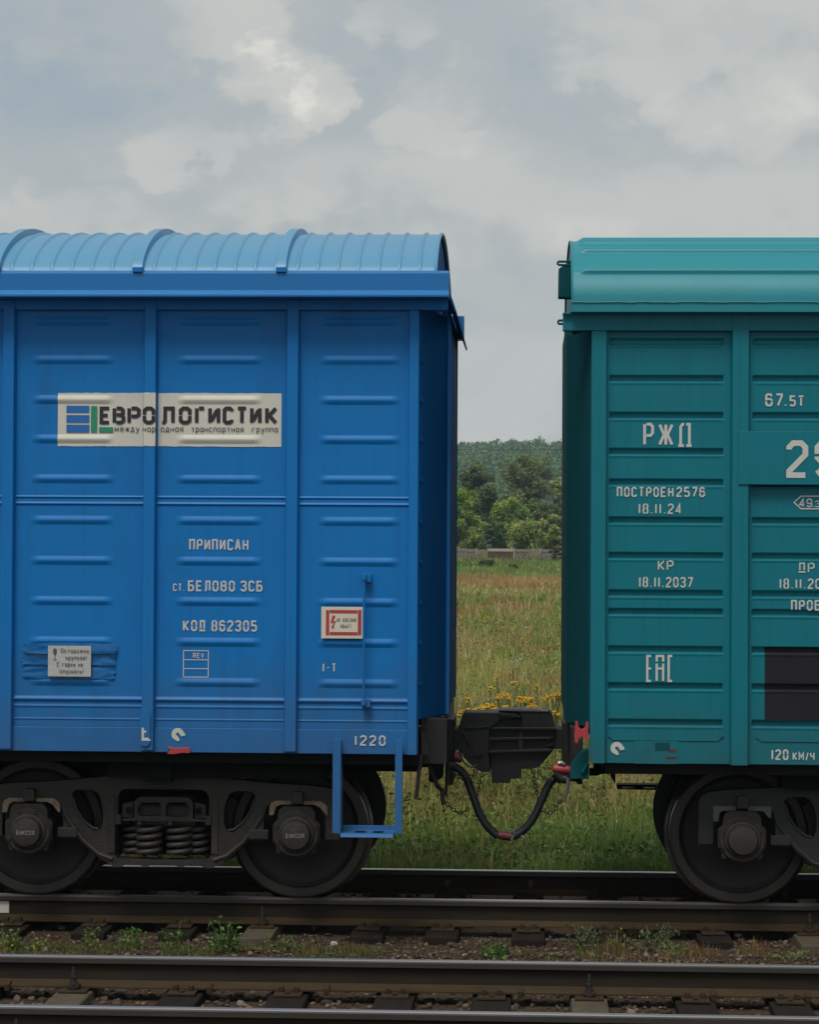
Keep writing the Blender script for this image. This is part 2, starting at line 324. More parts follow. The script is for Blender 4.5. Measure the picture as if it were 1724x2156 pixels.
# ------------------------------------------------------------------ stencil lettering
def _mir(l): return [(1-x, y) for x, y in l]
oT = [(0,.54),(0,.86),(.28,1),(.72,1),(1,.86),(1,.54)]; oB = [(0,.46),(0,.14),(.28,0),(.72,0),(1,.14),(1,.46)]
G = {
 'О': [oT, oB], '0': [oT, oB], 'П': [[(0,0),(0,1),(1,1),(1,0)]], 'Р': [[(0,0),(0,1)],[(.24,1),(.75,1),(1,.88),(1,.56),(.75,.44),(.24,.44)]],
 'И': [[(0,0),(0,1)],[(1,0),(1,1)],[(.17,.12),(.83,.88)]], 'С': [[(1,.80),(1,.88),(.75,1),(.25,1),(0,.88),(0,.12),(.25,0),(.75,0),(1,.12),(1,.20)]],
 'А': [[(0,0),(.42,1),(.58,1),(1,0)],[(.28,.3),(.72,.3)]], 'Н': [[(0,0),(0,1)],[(1,0),(1,1)],[(.2,.5),(.8,.5)]], 'Т': [[(0,1),(1,1)],[(.5,0),(.5,.84)]],
 'Б': [[(.95,1),(0,1),(0,0),(.75,0),(1,.12),(1,.44),(.75,.56),(.24,.56)]], 'Е': [[(1,1),(0,1),(0,0),(1,0)],[(.24,.5),(.82,.5)]],
 'Л': [[(-.02,0),(.12,0),(.25,.1),(.25,1),(1,1),(1,0)]], 'В': [[(0,0),(0,1)],[(.24,1),(.72,1),(.94,.88),(.94,.64),(.72,.54),(.24,.54)],[(.76,.48),(1,.38),(1,.12),(.75,0),(.24,0)]],
 'З': [[(0,.82),(0,.88),(.25,1),(.75,1),(1,.88),(1,.64),(.78,.53),(.35,.53)],[(.82,.47),(1,.36),(1,.12),(.75,0),(.25,0),(0,.12),(0,.18)]],
 'К': [[(0,0),(0,1)],[(1,1),(.26,.5),(1,0)]], 'Д': [[(.12,.2),(.12,1),(.88,1),(.88,.2)],[(-.12,0),(1.12,0)]],
 'Ж': [[(0,1),(.36,.5),(0,0)],[(1,1),(.64,.5),(1,0)],[(.5,0),(.5,1)]], 'Г': [[(0,0),(0,1)],[(.3,1),(1,1)]],
 'Ч': [[(0,1),(0,.62),(.25,.48),(.8,.48)],[(1,0),(1,1)]], 'М': [[(0,0),(0,1),(.5,.35),(1,1),(1,0)]], 'У': [[(0,1),(0,.6),(.25,.48),(.8,.48)],[(1,1),(1,.12),(.75,0),(.1,0)]],
 'Ь': [[(0,1),(0,0),(.75,0),(1,.12),(1,.44),(.75,.56),(.24,.56)]], 'Й': [[(0,0),(0,1)],[(1,0),(1,1)],[(.17,.12),(.83,.88)],[(.3,1.2),(.7,1.2)]],
 '1': [[(.5,0),(.5,1)]], '2': [[(0,.80),(0,.87),(.25,1),(.75,1),(1,.87),(1,.64),(0,.12),(0,0),(1,0)]],
 '3': [[(0,.82),(0,.88),(.25,1),(.75,1),(1,.88),(1,.64),(.78,.53),(.35,.53)],[(.82,.47),(1,.36),(1,.12),(.75,0),(.25,0),(0,.12),(0,.18)]],
 '4': [[(.78,0),(.78,.16)],[(.78,.34),(.78,1),(0,.25),(1,.25)]], '5': [[(1,1),(.04,1),(.04,.57),(.75,.57),(1,.46),(1,.12),(.75,0),(.25,0),(0,.12)]],
 '6': [[(1,.84),(.75,1),(.25,1),(0,.87),(0,.44)],[(.2,.58),(.75,.58),(1,.48),(1,.42)],[(0,.36),(0,.13),(.25,0),(.75,0),(1,.13),(1,.34)]],
 '7': [[(0,1),(1,1),(1,.9),(.3,0)]], '8': [[(.42,1),(.25,1),(.04,.88),(.04,.64),(.22,.52),(0,.38),(0,.12),(.25,0),(.42,0)],[(.58,1),(.75,1),(.96,.88),(.96,.64),(.78,.52),(1,.38),(1,.12),(.75,0),(.58,0)]],
 '9': [[(1,.66),(1,.87),(.75,1),(.25,1),(0,.87),(0,.66)],[(0,.58),(0,.55),(.25,.42),(.8,.42)],[(1,.58),(1,.13),(.75,0),(.25,0),(0,.16)]],
 'R': [[(0,0),(0,1),(.75,1),(1,.88),(1,.56),(.75,.46),(.2,.46)],[(.5,.4),(1,0)]], 'V': [[(0,1),(.5,0),(1,1)]], '-': [[(.1,.5),(.9,.5)]], '/': [[(0,-.08),(1,1)]],
 '.': [[(.5,-.02),(.5,.07)]], '!': [[(.5,.3),(.5,1)],[(.5,0),(.5,.1)]], 'ж2': [],
}
LOW = {
 'м': [[(0,0),(.08,1),(.5,.15),(.92,1),(1,0)]], 'е': [[(.12,.5),(1,.5),(1,.72),(.72,1),(.28,1),(0,.72),(0,.28),(.28,0),(.75,0),(1,.16)]], 'ж': G['Ж'], 'д': [[(.15,.1),(.3,1),(.85,1),(.85,.1)],[(-.08,-.28),(-.08,0),(1.08,0),(1.08,-.28)]],
 'у': [[(0,1),(.5,.1)],[(1,1),(.35,-.42),(.05,-.42)]], 'н': G['Н'], 'а': [[(1,1),(1,0)],[(.86,.8),(.68,1),(.28,1),(0,.74),(0,.26),(.28,0),(.68,0),(.86,.2)]], 'р': [[(0,1),(0,-.45)],[(.14,.8),(.32,1),(.72,1),(1,.74),(1,.26),(.72,0),(.32,0),(.14,.2)]],
 'о': [oT, oB], 'т': G['Т'], 'с': G['С'], 'п': G['П'], 'г': G['Г'], 'я': [[(1,0),(1,1),(.3,1),(.04,.84),(.04,.6),(.3,.44),(.84,.44)],[(.45,.36),(0,0)]], 'к': G['К'], 'х': [[(0,1),(1,0)],[(0,0),(.4,.4)],[(.6,.6),(1,1)]], 'и': G['И'], 'ь': G['Ь'],
}
G.update(LOW)
for _l, _c in zip('ABCEHKMOPT', 'АВСЕНКМОРТ'): G[_l] = G[_c]
NARROW = {'1': .42, '.': .42, '!': .4, '-': .62, '/': .7, ' ': .8, 'Ж': 1.3, 'М': 1.2, 'Д': 1.05}
def stroke(mb, pts, t, y):
    n = len(pts); P = [Vector(p) for p in pts]; vs = []
    for i in range(n):
        d0 = (P[i]-P[i-1]).normalized() if i else None; d1 = (P[i+1]-P[i]).normalized() if i < n-1 else None
        if d0 is None: d0 = d1
        if d1 is None: d1 = d0
        n0 = Vector((-d0.y, d0.x)); n1 = Vector((-d1.y, d1.x)); m = (n0+n1)
        m = m.normalized() if m.length > 1e-6 else n0
        k = t*.5/max(.35, m.dot(n0))
        vs += [(P[i].x+m.x*k, y, P[i].y+m.y*k), (P[i].x-m.x*k, y, P[i].y-m.y*k)]
    mb.add(vs, [(2*i, 2*i+1, 2*i+3, 2*i+2) for i in range(n-1)])
def letters(mb, text, x0, x1, z0, z1, y, weight=.17, gap=.32):
    """lay the characters between x0 and x1, baseline z0, cap height z1"""
    ws = [NARROW.get(c, 1.0) for c in text]; tot = sum(ws)+gap*(len(text)-1); cw = (x1-x0)/tot
    h = z1-z0; t = weight*h; x = x0; j = 0
    for c, w in zip(text, ws):
        if c != ' ':
            for s in G[c]:
                j += 1; ww = max(cw*w-t, 1e-4)
                stroke(mb, [(x+t/2+p[0]*ww, z0+t/2+p[1]*(h-t)) for p in s], t, y-.0002*(j % 4))
        x += cw*(w+gap)
def sign_text(name, text, u0, v0, u1, v1, Y, mat, parent, weight=.17, gap=.32):
    um, vm = (u0+u1)/2, (v0+v1)/2; c = at(um, vm, Y); k = (Y-CY)/FPX
    mb = MB(); letters(mb, text, c.x-(u1-u0)*k/2, c.x+(u1-u0)*k/2, c.z-(v1-v0)*k/2, c.z+(v1-v0)*k/2, Y, weight, gap)
    return mb.build(name, mat, parent)
def font_text(name, text, u0, vbase, u1, xh, Y, mat, parent, weight=.15):
    """a line of lower-case letters, x-height given; capitals stand taller"""
    k = (Y-CY)/FPX; c = at((u0+u1)/2, vbase, Y); x = c.x-(u1-u0)*k/2; h = xh*k; t = weight*h; gap = .34; j = 0; mb = MB()
    ws = [{'ж': 1.25, 'м': 1.2, '!': .4, ' ': .8, 'О': 1.25, 'С': 1.2}.get(ch, 1.0) for ch in text]; cw = (u1-u0)*k/(sum(ws)+gap*(len(ws)-1))
    for ch, w in zip(text, ws):
        H = h*1.4 if ch in 'ОС!' else h
        if ch != ' ':
            for st in G[ch]:
                j += 1; ww = max(cw*w-t, 1e-4); stroke(mb, [(x+t/2+p[0]*ww, c.z+t/2+p[1]*(H-t)) for p in st], t, Y-.0002*(j % 4))
        x += cw*(w+gap)
    return mb.build(name, mat, parent)
def quad(name, u0, v0, u1, v1, Y, mat, parent, th=.002, bevel=0):
    a = at(u0, (v0+v1)/2, Y); b = at(u1, (v0+v1)/2, Y); k = (Y-CY)/FPX; zc = at((u0+u1)/2, (v0+v1)/2, Y).z; h = (v1-v0)*k/2
    return MB().box(a.x, b.x, Y, Y+th, zc-h, zc+h).build(name, mat, parent, bevel=bevel)

def vpix(p):
    d = Vector(p)-Vector((CX, CY, CZ)); return PH/2-FPX*d.dot(up)/d.dot(fw)
# ------------------------------------------------------------------ pressed sheet (panels with beads, roof sheets)
def grid_mesh(name, xs, zs, fn, mat, parent):
    nx, nz = len(xs), len(zs)
    v = [fn(x, z) for z in zs for x in xs]
    f = [(j*nx+i, j*nx+i+1, (j+1)*nx+i+1, (j+1)*nx+i) for j in range(nz-1) for i in range(nx-1)]
    mb = MB(); mb.add(v, f); return mb.build(name, mat, parent, smooth=True)
def relief(feats, x, z):
    """sum of pressed beads; feats: (z centre, half width, height, x from, x to, end ramp, kind)"""
    h = 0.0
    for zc, hw, amp, xa, xb, rp, kd in feats:
        t = (z-zc)/hw
        if abs(t) >= 1: continue
        if x < xa or x > xb: continue
        e = 1.0
        if rp > 0: e = min(1.0, (x-xa)/rp, (xb-x)/rp); e = max(0.0, e)
        p = max(0.0, 1-abs(t)) if kd == 'v' else (.5+.5*math.cos(math.pi*t))
        if kd == 'u': p = min(1.0, (1-abs(t))/.45)
        h += amp*p*e
    return h
def samples(a, b, feats, axis):
    s = {a, b}
    for zc, hw, amp, xa, xb, rp, kd in feats:
        if axis == 'z':
            ks = (-1.12, -1, -.55, -.2, 0, .2, .55, 1, 1.12) if kd != 'v' else (-1.12, -1, -.9, -.5, -.1, .1, .5, .9, 1, 1.12)
            for k in ks: s.add(zc+hw*k)
        elif rp > 0:
            for k in (xa-.006, xa, xa+rp*.5, xa+rp, xa+rp+.008, xb-rp-.008, xb-rp, xb-rp*.5, xb, xb+.006): s.add(k)
    return sorted(k for k in s if a-1e-6 <= k <= b+1e-6)
def pressed_panel(name, x0, x1, z0, z1, Y, feats, mat, parent, lift=0.0, wav=0.0):
    xs = samples(x0, x1, feats, 'x'); zs = samples(z0, z1, feats, 'z')
    return grid_mesh(name, xs, zs, lambda x, z: (x, Y-lift-relief(feats, x, z), z), mat, parent)

# ================================================================== the blue boxcar
YP, YPOST = -1.40, -1.452
BX0, BX1 = -13.62, 1.012                       # body from end to end
blue = empty('boxcar', (-6.3, 0, 0), 'blue steel boxcar with ribbed arched roof and a cream name banner', 'boxcar')
zb = lambda v, u=460, Y=YP: at(u, v, Y).z
SILL0, SILL1, HEAD0, EAVE0 = 1.050, zb(1531), zb(654), 4.10
beads_v = [677, 758, 842, 925, 1009, 1096, 1181, 1266, 1351, 1436]
post_x = [(-0.0655-.966*i+0, 0.0345-.966*i) for i in range(14)]      # posts, going left
def blue_feats(xa, xb):
    f = [(zb(v), .031, .0125, xa, xb, .055, 'v') for v in beads_v]
    f += [(zb(1047), .011, .007, -99, 99, 0, 'c'), (zb(1061), .013, .009, -99, 99, 0, 'c'), (zb(1473), .022, .012, -99, 99, 0, 'c'), (zb(1488), .014, .005, -99, 99, 0, 'c'), (zb(1515), .01, .004, -99, 99, 0, 'c')]
    return f
bays = []
bays.append((post_x[0][1], at(858, 1000, YP).x, at(671, 1000, YP).x, at(842, 1000, YP).x))
for i in range(13):
    x0, x1 = post_x[i+1][1], post_x[i][0]
    if i == 0: b = (at(371, 1000, YP).x, at(552, 1000, YP).x)
    elif i == 1: b = (at(66, 1000, YP).x, at(240, 1000, YP).x)
    else: b = (x0+.14, x0+.72)
    bays.append((x0, x1)+b)
panels = []
for k, (x0, x1, xa, xb) in enumerate(bays):
    if k < 3 or k == 3:
        p = pressed_panel('side_panel', x0-.01, x1+.01, SILL1, HEAD0, YP, blue_feats(xa, xb), M['blue'], blue); panels.append(p)
    else:
        c = panels[3].copy(); C.objects.link(c); c.location.x -= .966*(k-3)
for (a, b) in post_x[:1]:
    mb = MB(); mb.prism([(a, YP+.01), (a+.012, YPOST), (b-.012, YPOST), (b, YP+.01)], zb(1579), EAVE0, axis='z')
    post0 = mb.build('side_post', M['blue'], blue, bevel=.004)
for i in range(1, 14):
    c = post0.copy(); C.objects.link(c); c.location.x -= .966*i
cx0, cx1 = at(859, 1000, YPOST).x, at(882, 1000, YPOST).x
MB().prism([(cx0, YP+.01), (cx0+.004, YPOST+.012), (cx1-.006, YPOST+.012), (cx1, YP+.02), (cx1, -1.3), (cx0, -1.3)], SILL0, HEAD0, axis='z').build('corner_post', M['blue'], blue, bevel=.004)
MB().box(BX0, cx1, -1.412, -1.36, SILL0, SILL1-.002).build('side_sill', M['blue'], blue, bevel=.004)
MB().box(BX0, at(943, 640, -1.445).x, -1.445, -1.35, HEAD0+.001, EAVE0+.01).build('header_rail', M['blue'], blue, bevel=.003)
xe = at(945, 600, -1.6).x
def eave(side):
    s = -1 if side < 0 else 1
    pts = [(1.555, 4.285), (1.575, 4.275), (1.590, 4.268), (1.590, 4.146), (1.626, 4.122), (1.626, 4.102), (1.44, 4.10), (1.44, 4.285)]
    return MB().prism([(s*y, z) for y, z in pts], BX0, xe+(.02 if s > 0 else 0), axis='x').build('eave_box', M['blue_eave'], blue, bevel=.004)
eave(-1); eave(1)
RA, RB, RZ = 1.558, .428, 4.275
def roof_pt(t, off=0.0):
    c, s = math.cos(t), math.sin(t)
    n = Vector((-c*RB*1.6, s*RA)).normalized()
    return (-RA*c+n.x*off, RZ+RB*(.5*s+.5*s*s)+n.y*off)
rx1 = .950
rib_x = []
hoop_x = [at(593, 572, -1.56).x-.966*i for i in range(14)]
for i in range(15):
    x0 = hoop_x[0]+.966 if i == 0 else hoop_x[i-1]
    for j in range(7): rib_x.append(x0-.966+.075+.1365*(j+.22))
rib_x = [x for x in rib_x if x < rx1-.05 and x > BX0+.1]
xs = sorted({BX0, rx1} | {r+d for r in rib_x for d in (-.019, -.016, -.010, 0, .010, .016, .019)})
ts = [math.pi*k/44 for k in range(45)]
rset = sorted(rib_x)
import bisect
def roof_fn(x, t):
    i = bisect.bisect(rset, x); d = min([abs(x-rset[j]) for j in (i-1, i) if 0 <= j < len(rset)])
    e = min(1, max(0, (t-.13)/.06))*min(1, max(0, (math.pi-.13-t)/.06))
    y, z = roof_pt(t, .016*max(0, 1-(d/.016)**2)*e); return (x, y, z)
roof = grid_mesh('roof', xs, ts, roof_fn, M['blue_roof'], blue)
mb = MB()                                     # one arched band over the joint of two roof sheets
vs = []
for t in ts:
    for x, o in ((-.036, 0), (-.031, .042), (.031, .042), (.036, 0)):
        y, z = roof_pt(t, o); vs.append((hoop_x[0]+x, y, z))
mb.add(vs, [(4*j+i, 4*j+(i+1), 4*j+4+i+1, 4*j+4+i) for j in range(44) for i in range(3)]+[(0, 1, 2, 3), (176, 177, 178, 179)])
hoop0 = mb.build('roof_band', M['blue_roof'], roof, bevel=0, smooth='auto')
MB().box(hoop_x[0]-.034, hoop_x[0]+.034, -1.605, -1.55, 4.27, 4.305).build('band_foot', M['blue'], roof, bevel=.004)
foot0 = bpy.data.objects[-1] if False else [o for o in roof.children if o.name.startswith('band_foot')][0]
for i in range(1, 14):
    for o in (hoop0, foot0):
        c = o.copy(); C.objects.link(c); c.location.x -= .966*i
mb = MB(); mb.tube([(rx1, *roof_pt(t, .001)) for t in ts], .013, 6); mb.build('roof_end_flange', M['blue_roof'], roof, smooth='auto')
end_poly = lambda: [roof_pt(t, -.03) for t in ts]
# end wall with its gable, the slanting corner panel beside the post and the visor below the roof
EZ = 1.285
MB().prism([(1.33, EZ), (1.33, 4.2)]+[(y, z) for y, z in reversed(end_poly())]+[(-1.05, 4.2), (-1.05, EZ)], rx1-.06, rx1-.02, axis='x').build('gable', M['blue_shaded'], blue)
MB().box(.97, BX1, -.80, 1.30, EZ, 4.14).build('end_wall', M['blue_shaded'], blue, bevel=.012)
MB().prism([(cx1-.004, -1.35), (cx1+.012, -1.35), (1.000, -.80), (1.008, -.80), (1.008, -.7), (cx1-.004, -.7)], EZ, HEAD0+.02, axis='z').build('corner_panel', M['blue_shaded'], blue)
for k in range(10):
    z = zb(beads_v[k]); MB().prism([(z-.03, -1.36), (z, -1.385), (z+.03, -1.36)], cx1+.001, cx1+.001, axis='x') if False else None
    MB().box(cx1+.001, cx1+.022, -1.375, -1.335, z-.012, z+.014).build('corner_rung', M['blue_shaded'], blue, bevel=.006)
MB().box(BX1-.004, BX1+.020, -.815, -.79, EZ, 4.12).build('end_corner_angle', M['blue'], blue, bevel=.003)
MB().box(BX1-.004, BX1+.006, 1.20, 1.30, EZ, 4.12).build('end_corner_angle', M['blue_shaded'], blue, bevel=.003)
MB().prism([(1.0, 4.19), (1.045, 4.10), (1.075, 4.02), (1.085, 4.03), (1.058, 4.11), (1.02, 4.20)], -1.44, 1.58).build('end_visor', M['blue_shaded'], blue, bevel=.002)
MB().box(BX0, BX0+.04, -1.38, 1.38, 1.0, 4.6).build('end_wall', M['blue_shaded'], blue)
MB().box(BX0, BX1-.03, 1.38, 1.42, 1.05, 4.12).build('far_side_wall', M['blue_shaded'], blue)

# --- lettering and marks on the blue side
YT = YP-.004
sign_text('lettering', 'ПРИПИСАН', 397.5, 1134.5, 523.5, 1158, YT, M['white'], blue, .15)
sign_text('lettering', 'СТ.', 364, 1228, 389, 1243.7, YT, M['white'], blue, .15)
sign_text('lettering', 'БЕЛОВО', 395, 1221.5, 495, 1244.4, YT, M['white'], blue, .16); sign_text('lettering', 'ЗСБ', 506, 1221.8, 552.6, 1244.7, YT, M['white'], blue, .16)
sign_text('lettering', 'КОД', 384.8, 1304.6, 433, 1328.2, YT, M['white'], blue, .16); sign_text('lettering', '862305', 444.5, 1305, 541.3, 1328.8, YT, M['white'], blue, .16)
sign_text('lettering', '1-Т', 678.6, 1395.5, 708, 1413.9, YT, M['white'], blue, .16, .5)
sign_text('lettering', '1220', 746, 1547, 811.6, 1569, -1.417, M['white'], blue, .16, .45)
mb = MB(); k_ = (YT-CY)/FPX; c = at(412.3, 1396.8, YT); w, h = 52.8*k_/2, 55.6*k_/2
for a, b in (((-w, h), (w, h)), ((-w, h-19.2*k_), (w, h-19.2*k_)), ((-w, h-38*k_), (w, h-38*k_)), ((-w, -h), (w, -h))): stroke(mb, [(c.x+a[0], c.z+a[1]), (c.x+b[0], c.z+b[1])], .0058, YT)
for s in (-w, w): stroke(mb, [(c.x+s, c.z-h), (c.x+s, c.z+h)], .0058, YT-.0004)
rev = mb.build('inspection_table', M['white'], blue)
sign_text('lettering', 'REV', 406, 1373.8, 429.6, 1384.6, YT, M['white'], rev, .15)
# cream banner following the pressed sheet and the post
vb0, vb1 = 827.8, 940
z1b, z0b = zb(vb0), zb(vb1)
def ragged(x0, x1, feats, Y, lift, name):
    xs = sorted(set(samples(x0, x1, feats, 'x')) | {x0+(x1-x0)*i/18 for i in range(19)}); base = samples(z0b, z1b, feats, 'z')
    ed = {x: (rnd.uniform(-.0018, .0018), rnd.uniform(-.002, .002)) for x in xs}
    def fn(x, z):
        q = z
        if z == base[0]: q = z+ed[x][0]
        if z == base[-1]: q = z+ed[x][1]
        return (x, Y-lift-relief(feats, x, z), q)
    return grid_mesh(name, xs, base, fn, M['banner'], blue)
b1, b2 = bays[2], bays[1]
ban = ragged(at(122, 880, YP).x, b1[1], blue_feats(b1[2], b1[3]), YP, .003, 'banner')
ragged(b2[0], at(592.6, 880, YP).x, blue_feats(b2[2], b2[3]), YP, .003, 'banner')
ragged(post_x[1][0]+.010, post_x[1][1]-.010, [], YPOST, .003, 'banner')
YB, YBP = YP-.008, YPOST-.007
for v0, v1 in ((853.8, 868.2), (873.5, 889.2), (893.7, 910)): quad('logo_bar', 139.8, v0, 187.7, v1, YB, M['logoblue'], ban)
quad('logo_bar', 191.4, 854.3, 204.4, 910, YB, M['logogreen'], ban); quad('logo_bar', 208.5, 898.9, 237.8, 910, YB, M['logogreen'], ban)
for ch, u0, u1, Y in (('Е', 209.3, 233.5, YB), ('В', 236.6, 263.9, YB), ('Р', 267.7, 296, YB), ('О', 300, 326.8, YBP), ('Л', 338, 368, YB), ('О', 376, 403.4, YB), ('Г', 410, 433.6, YB),
                      ('И', 438, 463.7, YB), ('С', 468.4, 491.6, YB), ('Т', 496.6, 521.7, YB), ('И', 526, 550.7, YB), ('К', 557.8, 584.4, YB)):
    sign_text('banner_letter', ch, u0, 855.4, u1, 893.2, Y, M['ink'], ban, .205)
font_text('banner_line', 'между', 240.6, 908.5, 293.4, 9.6, YB, M['ink'], ban)
font_text('banner_line', 'нар', 299.5, 909, 326.8, 9.6, YBP, M['ink'], ban)
font_text('banner_line', 'одная', 338, 908.8, 386, 9.6, YB, M['ink'], ban)
font_text('banner_line', 'транспортная', 401.8, 909.4, 513, 9.6, YB, M['ink'], ban)
font_text('banner_line', 'группа', 529.9, 909.8, 585, 9.6, YB, M['ink'], ban)
# paper notice taped to the side
def wrinkled(name, u0, v0, u1, v1, Y, mat, parent, amp, nx=14, nz=5, seed=0):
    r = random.Random(seed); a = at(u0, v1, Y); b = at(u1, v0, Y); xs = [a.x+(b.x-a.x)*i/nx for i in range(nx+1)]; zs = [a.z+(b.z-a.z)*i/nz for i in range(nz+1)]
    d = {(x, z): r.uniform(0, amp) for x in xs for z in zs}; e = {z: r.uniform(-.012, .012) for z in zs}
    def fn(x, z): return (x+(e[z] if x in (xs[0], xs[-1]) else 0)*(amp > .003), Y-d[(x, z)], z+(r.uniform(-.004, .004) if amp > .003 and z in (zs[0], zs[-1]) else 0))
    return grid_mesh(name, xs, zs, fn, mat, parent)
wrinkled('tape_strip', 47, 1354, 244, 1375, YP-.022, M['tape'], blue, .008, seed=1)
wrinkled('tape_strip', 45, 1378, 243, 1398, YP-.006, M['tape'], blue, .008, seed=2)
wrinkled('tape_strip', 50, 1405, 243, 1427, YP-.006, M['tape'], blue, .010, seed=3)
note = wrinkled('paper_notice', 100.8, 1359, 191.8, 1422.8, YP-.034, M['paper'], blue, .002, 8, 6, seed=4)
YN = YP-.0395
for t, u0, u1, vb in (('Осторожно', 127, 187.5, 1373.5), ('хрупкое!', 137, 183, 1388), ('С горки не', 119, 175, 1402), ('спускать!', 126, 176, 1416.5)):
    font_text('notice_line', t, u0, vb, u1, 6.6, YN, M['print'], note, .2)
g = MB(); g.prism(xz([(112, 1364.5), (119, 1364.5), (119, 1374), (117, 1377), (114, 1377), (112, 1374)], YN), YN, YN+.001); g.box(at(115, 1380, YN).x, at(116.2, 1380, YN).x, YN, YN+.001, at(115, 1387, YN).z, at(115, 1377, YN).z)
g.box(at(112, 1387, YN).x, at(119, 1387, YN).x, YN, YN+.001, at(115, 1388.2, YN).z, at(115, 1387, YN).z); g.build('glass_symbol', M['print'], note)
# warning plate
warn = quad('warning_plate', 676.3, 1277, 764.3, 1343.7, YP-.027, M['plate_cream'], blue, th=.006, bevel=.002)
YW = YP-.0285
for u0, v0, u1, v1 in ((686, 1283.7, 693, 1336.6), (753.4, 1283.7, 760.6, 1336.6), (694, 1283.7, 752.6, 1290.5), (694, 1329.8, 752.6, 1336.6)): quad('red_border', u0, v0, u1, v1, YW, M['red'], warn, th=.001)
sign_text('warning_line', 'НЕ ВЛЕЗАЙ!', 708.5, 1301, 750.5, 1308.6, YW, M['print'], warn, .13, .3)
sign_text('warning_line', 'УБЬЕТ', 716, 1314, 739.6, 1321.2, YW, M['print'], warn, .14, .3)
MB().prism(xz([(700, 1294.5), (706, 1296), (701.5, 1307.5), (707.5, 1306.5), (701.8, 1318), (704, 1318.5), (699, 1325), (697.5, 1316.5), (699.4, 1317), (702.5, 1310), (695.5, 1311.5)], YW), YW, YW+.001).build('lightning_symbol', M['red'], warn)
# hook and jack marks, red tag, vertical grab rail
def hook_mark(u, v, r, Y, parent):
    c = at(u, v, Y); k = (Y-CY)/FPX*r; mb = MB()
    pts = [(c.x+k*.62*math.cos(a), c.z+k*.62*math.sin(a)) for a in [math.radians(d) for d in range(-5, 262, 19)]]
    stroke(mb, pts, k*.72, Y); stroke(mb, [(c.x+k*.45, c.z-k*.10), (c.x+k*1.15, c.z+k*.02)], k*.5, Y-.0006); stroke(mb, [(pts[-1][0]-.001, pts[-1][1]+k*.16), (c.x+k*.12, c.z-k*1.05)], k*.45, Y-.0006)
    return mb.build('lifting_mark', M['white'], parent)
hook_mark(374, 1544.7, 13.5, -1.417, blue)
mb = MB(); Yj = YPOST-.012
mb.prism(xz([(298, 1531), (303, 1531), (303, 1537), (308, 1537), (308, 1541.5), (303, 1541.5), (303, 1552), (311, 1552), (317, 1556.5), (317, 1558.5), (298, 1558.5)], Yj-.002), Yj-.002, Yj-.001)
mb.build('jacking_mark', M['white'], blue)
a = at(306, 1531, YPOST); mb = MB(); r = 11*(YPOST-CY)/FPX
mb.prism([(a.x+r*math.cos(t), a.z+.09*math.copysign(1, math.sin(t)) * 1 + r*math.sin(t)) for t in [math.radians(d) for d in range(0, 360, 15)]], Yj, YPOST+.002); mb.build('jacking_pad', M['blue'], blue, bevel=.003)
mb = MB(); mb.prism(xz([(352, 1571), (371, 1574), (398, 1572), (400, 1579), (399, 1585), (384, 1584), (366, 1587), (351, 1586), (358, 1580)], -1.43), -1.43, -1.418); mb.build('red_tag', M['red'], blue, bevel=.003)
a, b = at(766.5, 1214, YP-.07), at(769, 1478, YP-.07)
mb = MB(); mb.tube([(a.x, YP-.07, b.z+.004), (a.x, YP-.07, b.z+.02), (a.x, YP-.07, (a.z+b.z)/2), (a.x, YP-.07, a.z-.02), (a.x, YP-.07, a.z+.004)], .0085, 8); rail = mb.build('grab_rail', M['blue'], blue, smooth='auto')
for z in (a.z, b.z):
    MB().box(a.x-.012, a.x+.045, YP-.05, YP-.003, z-.035, z+.02).build('rail_bracket', M['blue'], rail, bevel=.003)
    MB().box(a.x-.014, a.x+.014, YP-.085, YP-.05, z-.02, z+.02).build('rail_clamp', M['blue'], rail, bevel=.003)
# step hung under the sill
YS = -1.462
x0, x1, x2, x3 = at(700, 1650, YS).x, at(715.5, 1650, YS).x, at(831.5, 1650, YS).x, at(846.7, 1650, YS).x
zt, zm = at(770, 1556, YS).z, at(770, 1752, YS).z
step = MB().prism([(YS-.03, zm-.022), (YS+.19, zm-.022), (YS+.19, zm+.03), (YS+.18, zm+.03), (YS+.18, zm-.004), (YS-.02, zm-.004), (YS-.045, zm-.026)], x1+.008, x2-.008, axis='x').build('step_tread', M['blue'], blue, bevel=.002)
for a, b in ((x0, x1), (x2, x3)): MB().box(a, b, YS, YS+.012, zm-.006, zt).build('step_hanger', M['blue'], step, bevel=.002)
MB().box(x1-.002, x1+.006, YS-.005, YS+.17, zm-.015, zt).build('step_hanger', M['blue'], step, bevel=.002)
for i in range(2): MB().box(x1+.10+i*.12, x1+.17+i*.12, YS+.04, YS+.13, zm-.0035, zm-.0015).build('tread_slot', M['black'], step)

# --- underframe and end sill of the blue boxcar
def underframe(root, xa, xb, zs, mats):
    mb = MB(); mb.box(xa+.1, xb-.1, -1.30, 1.30, zs-.06, zs-.01)                      # floor
    for s in (-1, 1): mb.box(xa+.15, xb-.15, s*.30-.09, s*.30+.09, .845, zs-.061)           # centre sills
    mb.box(xa+.12, xb-.12, -1.352, -1.24, zs-.075, zs-.002); mb.box(xa+.12, xb-.12, 1.24, 1.352, zs-.075, zs-.002)
    return mb.build('underframe', mats, root, bevel=.004)
uf = underframe(blue, BX0, .97, SILL0, M['black'])
for i in range(8):
    x = BX0+2.3+i*1.47; MB().box(x, x+.18, -1.22, 1.22, .83, .985).build('cross_beam', M['black'], uf)
mb = MB(); mb.prism([(1.22, .96), (1.22, EZ-.004), (-.98, EZ-.004), (-.98, .96)], .975, 1.006, axis='x'); mb.box(cx1+.012, .974, -1.16, -1.0, .975, EZ-.004)
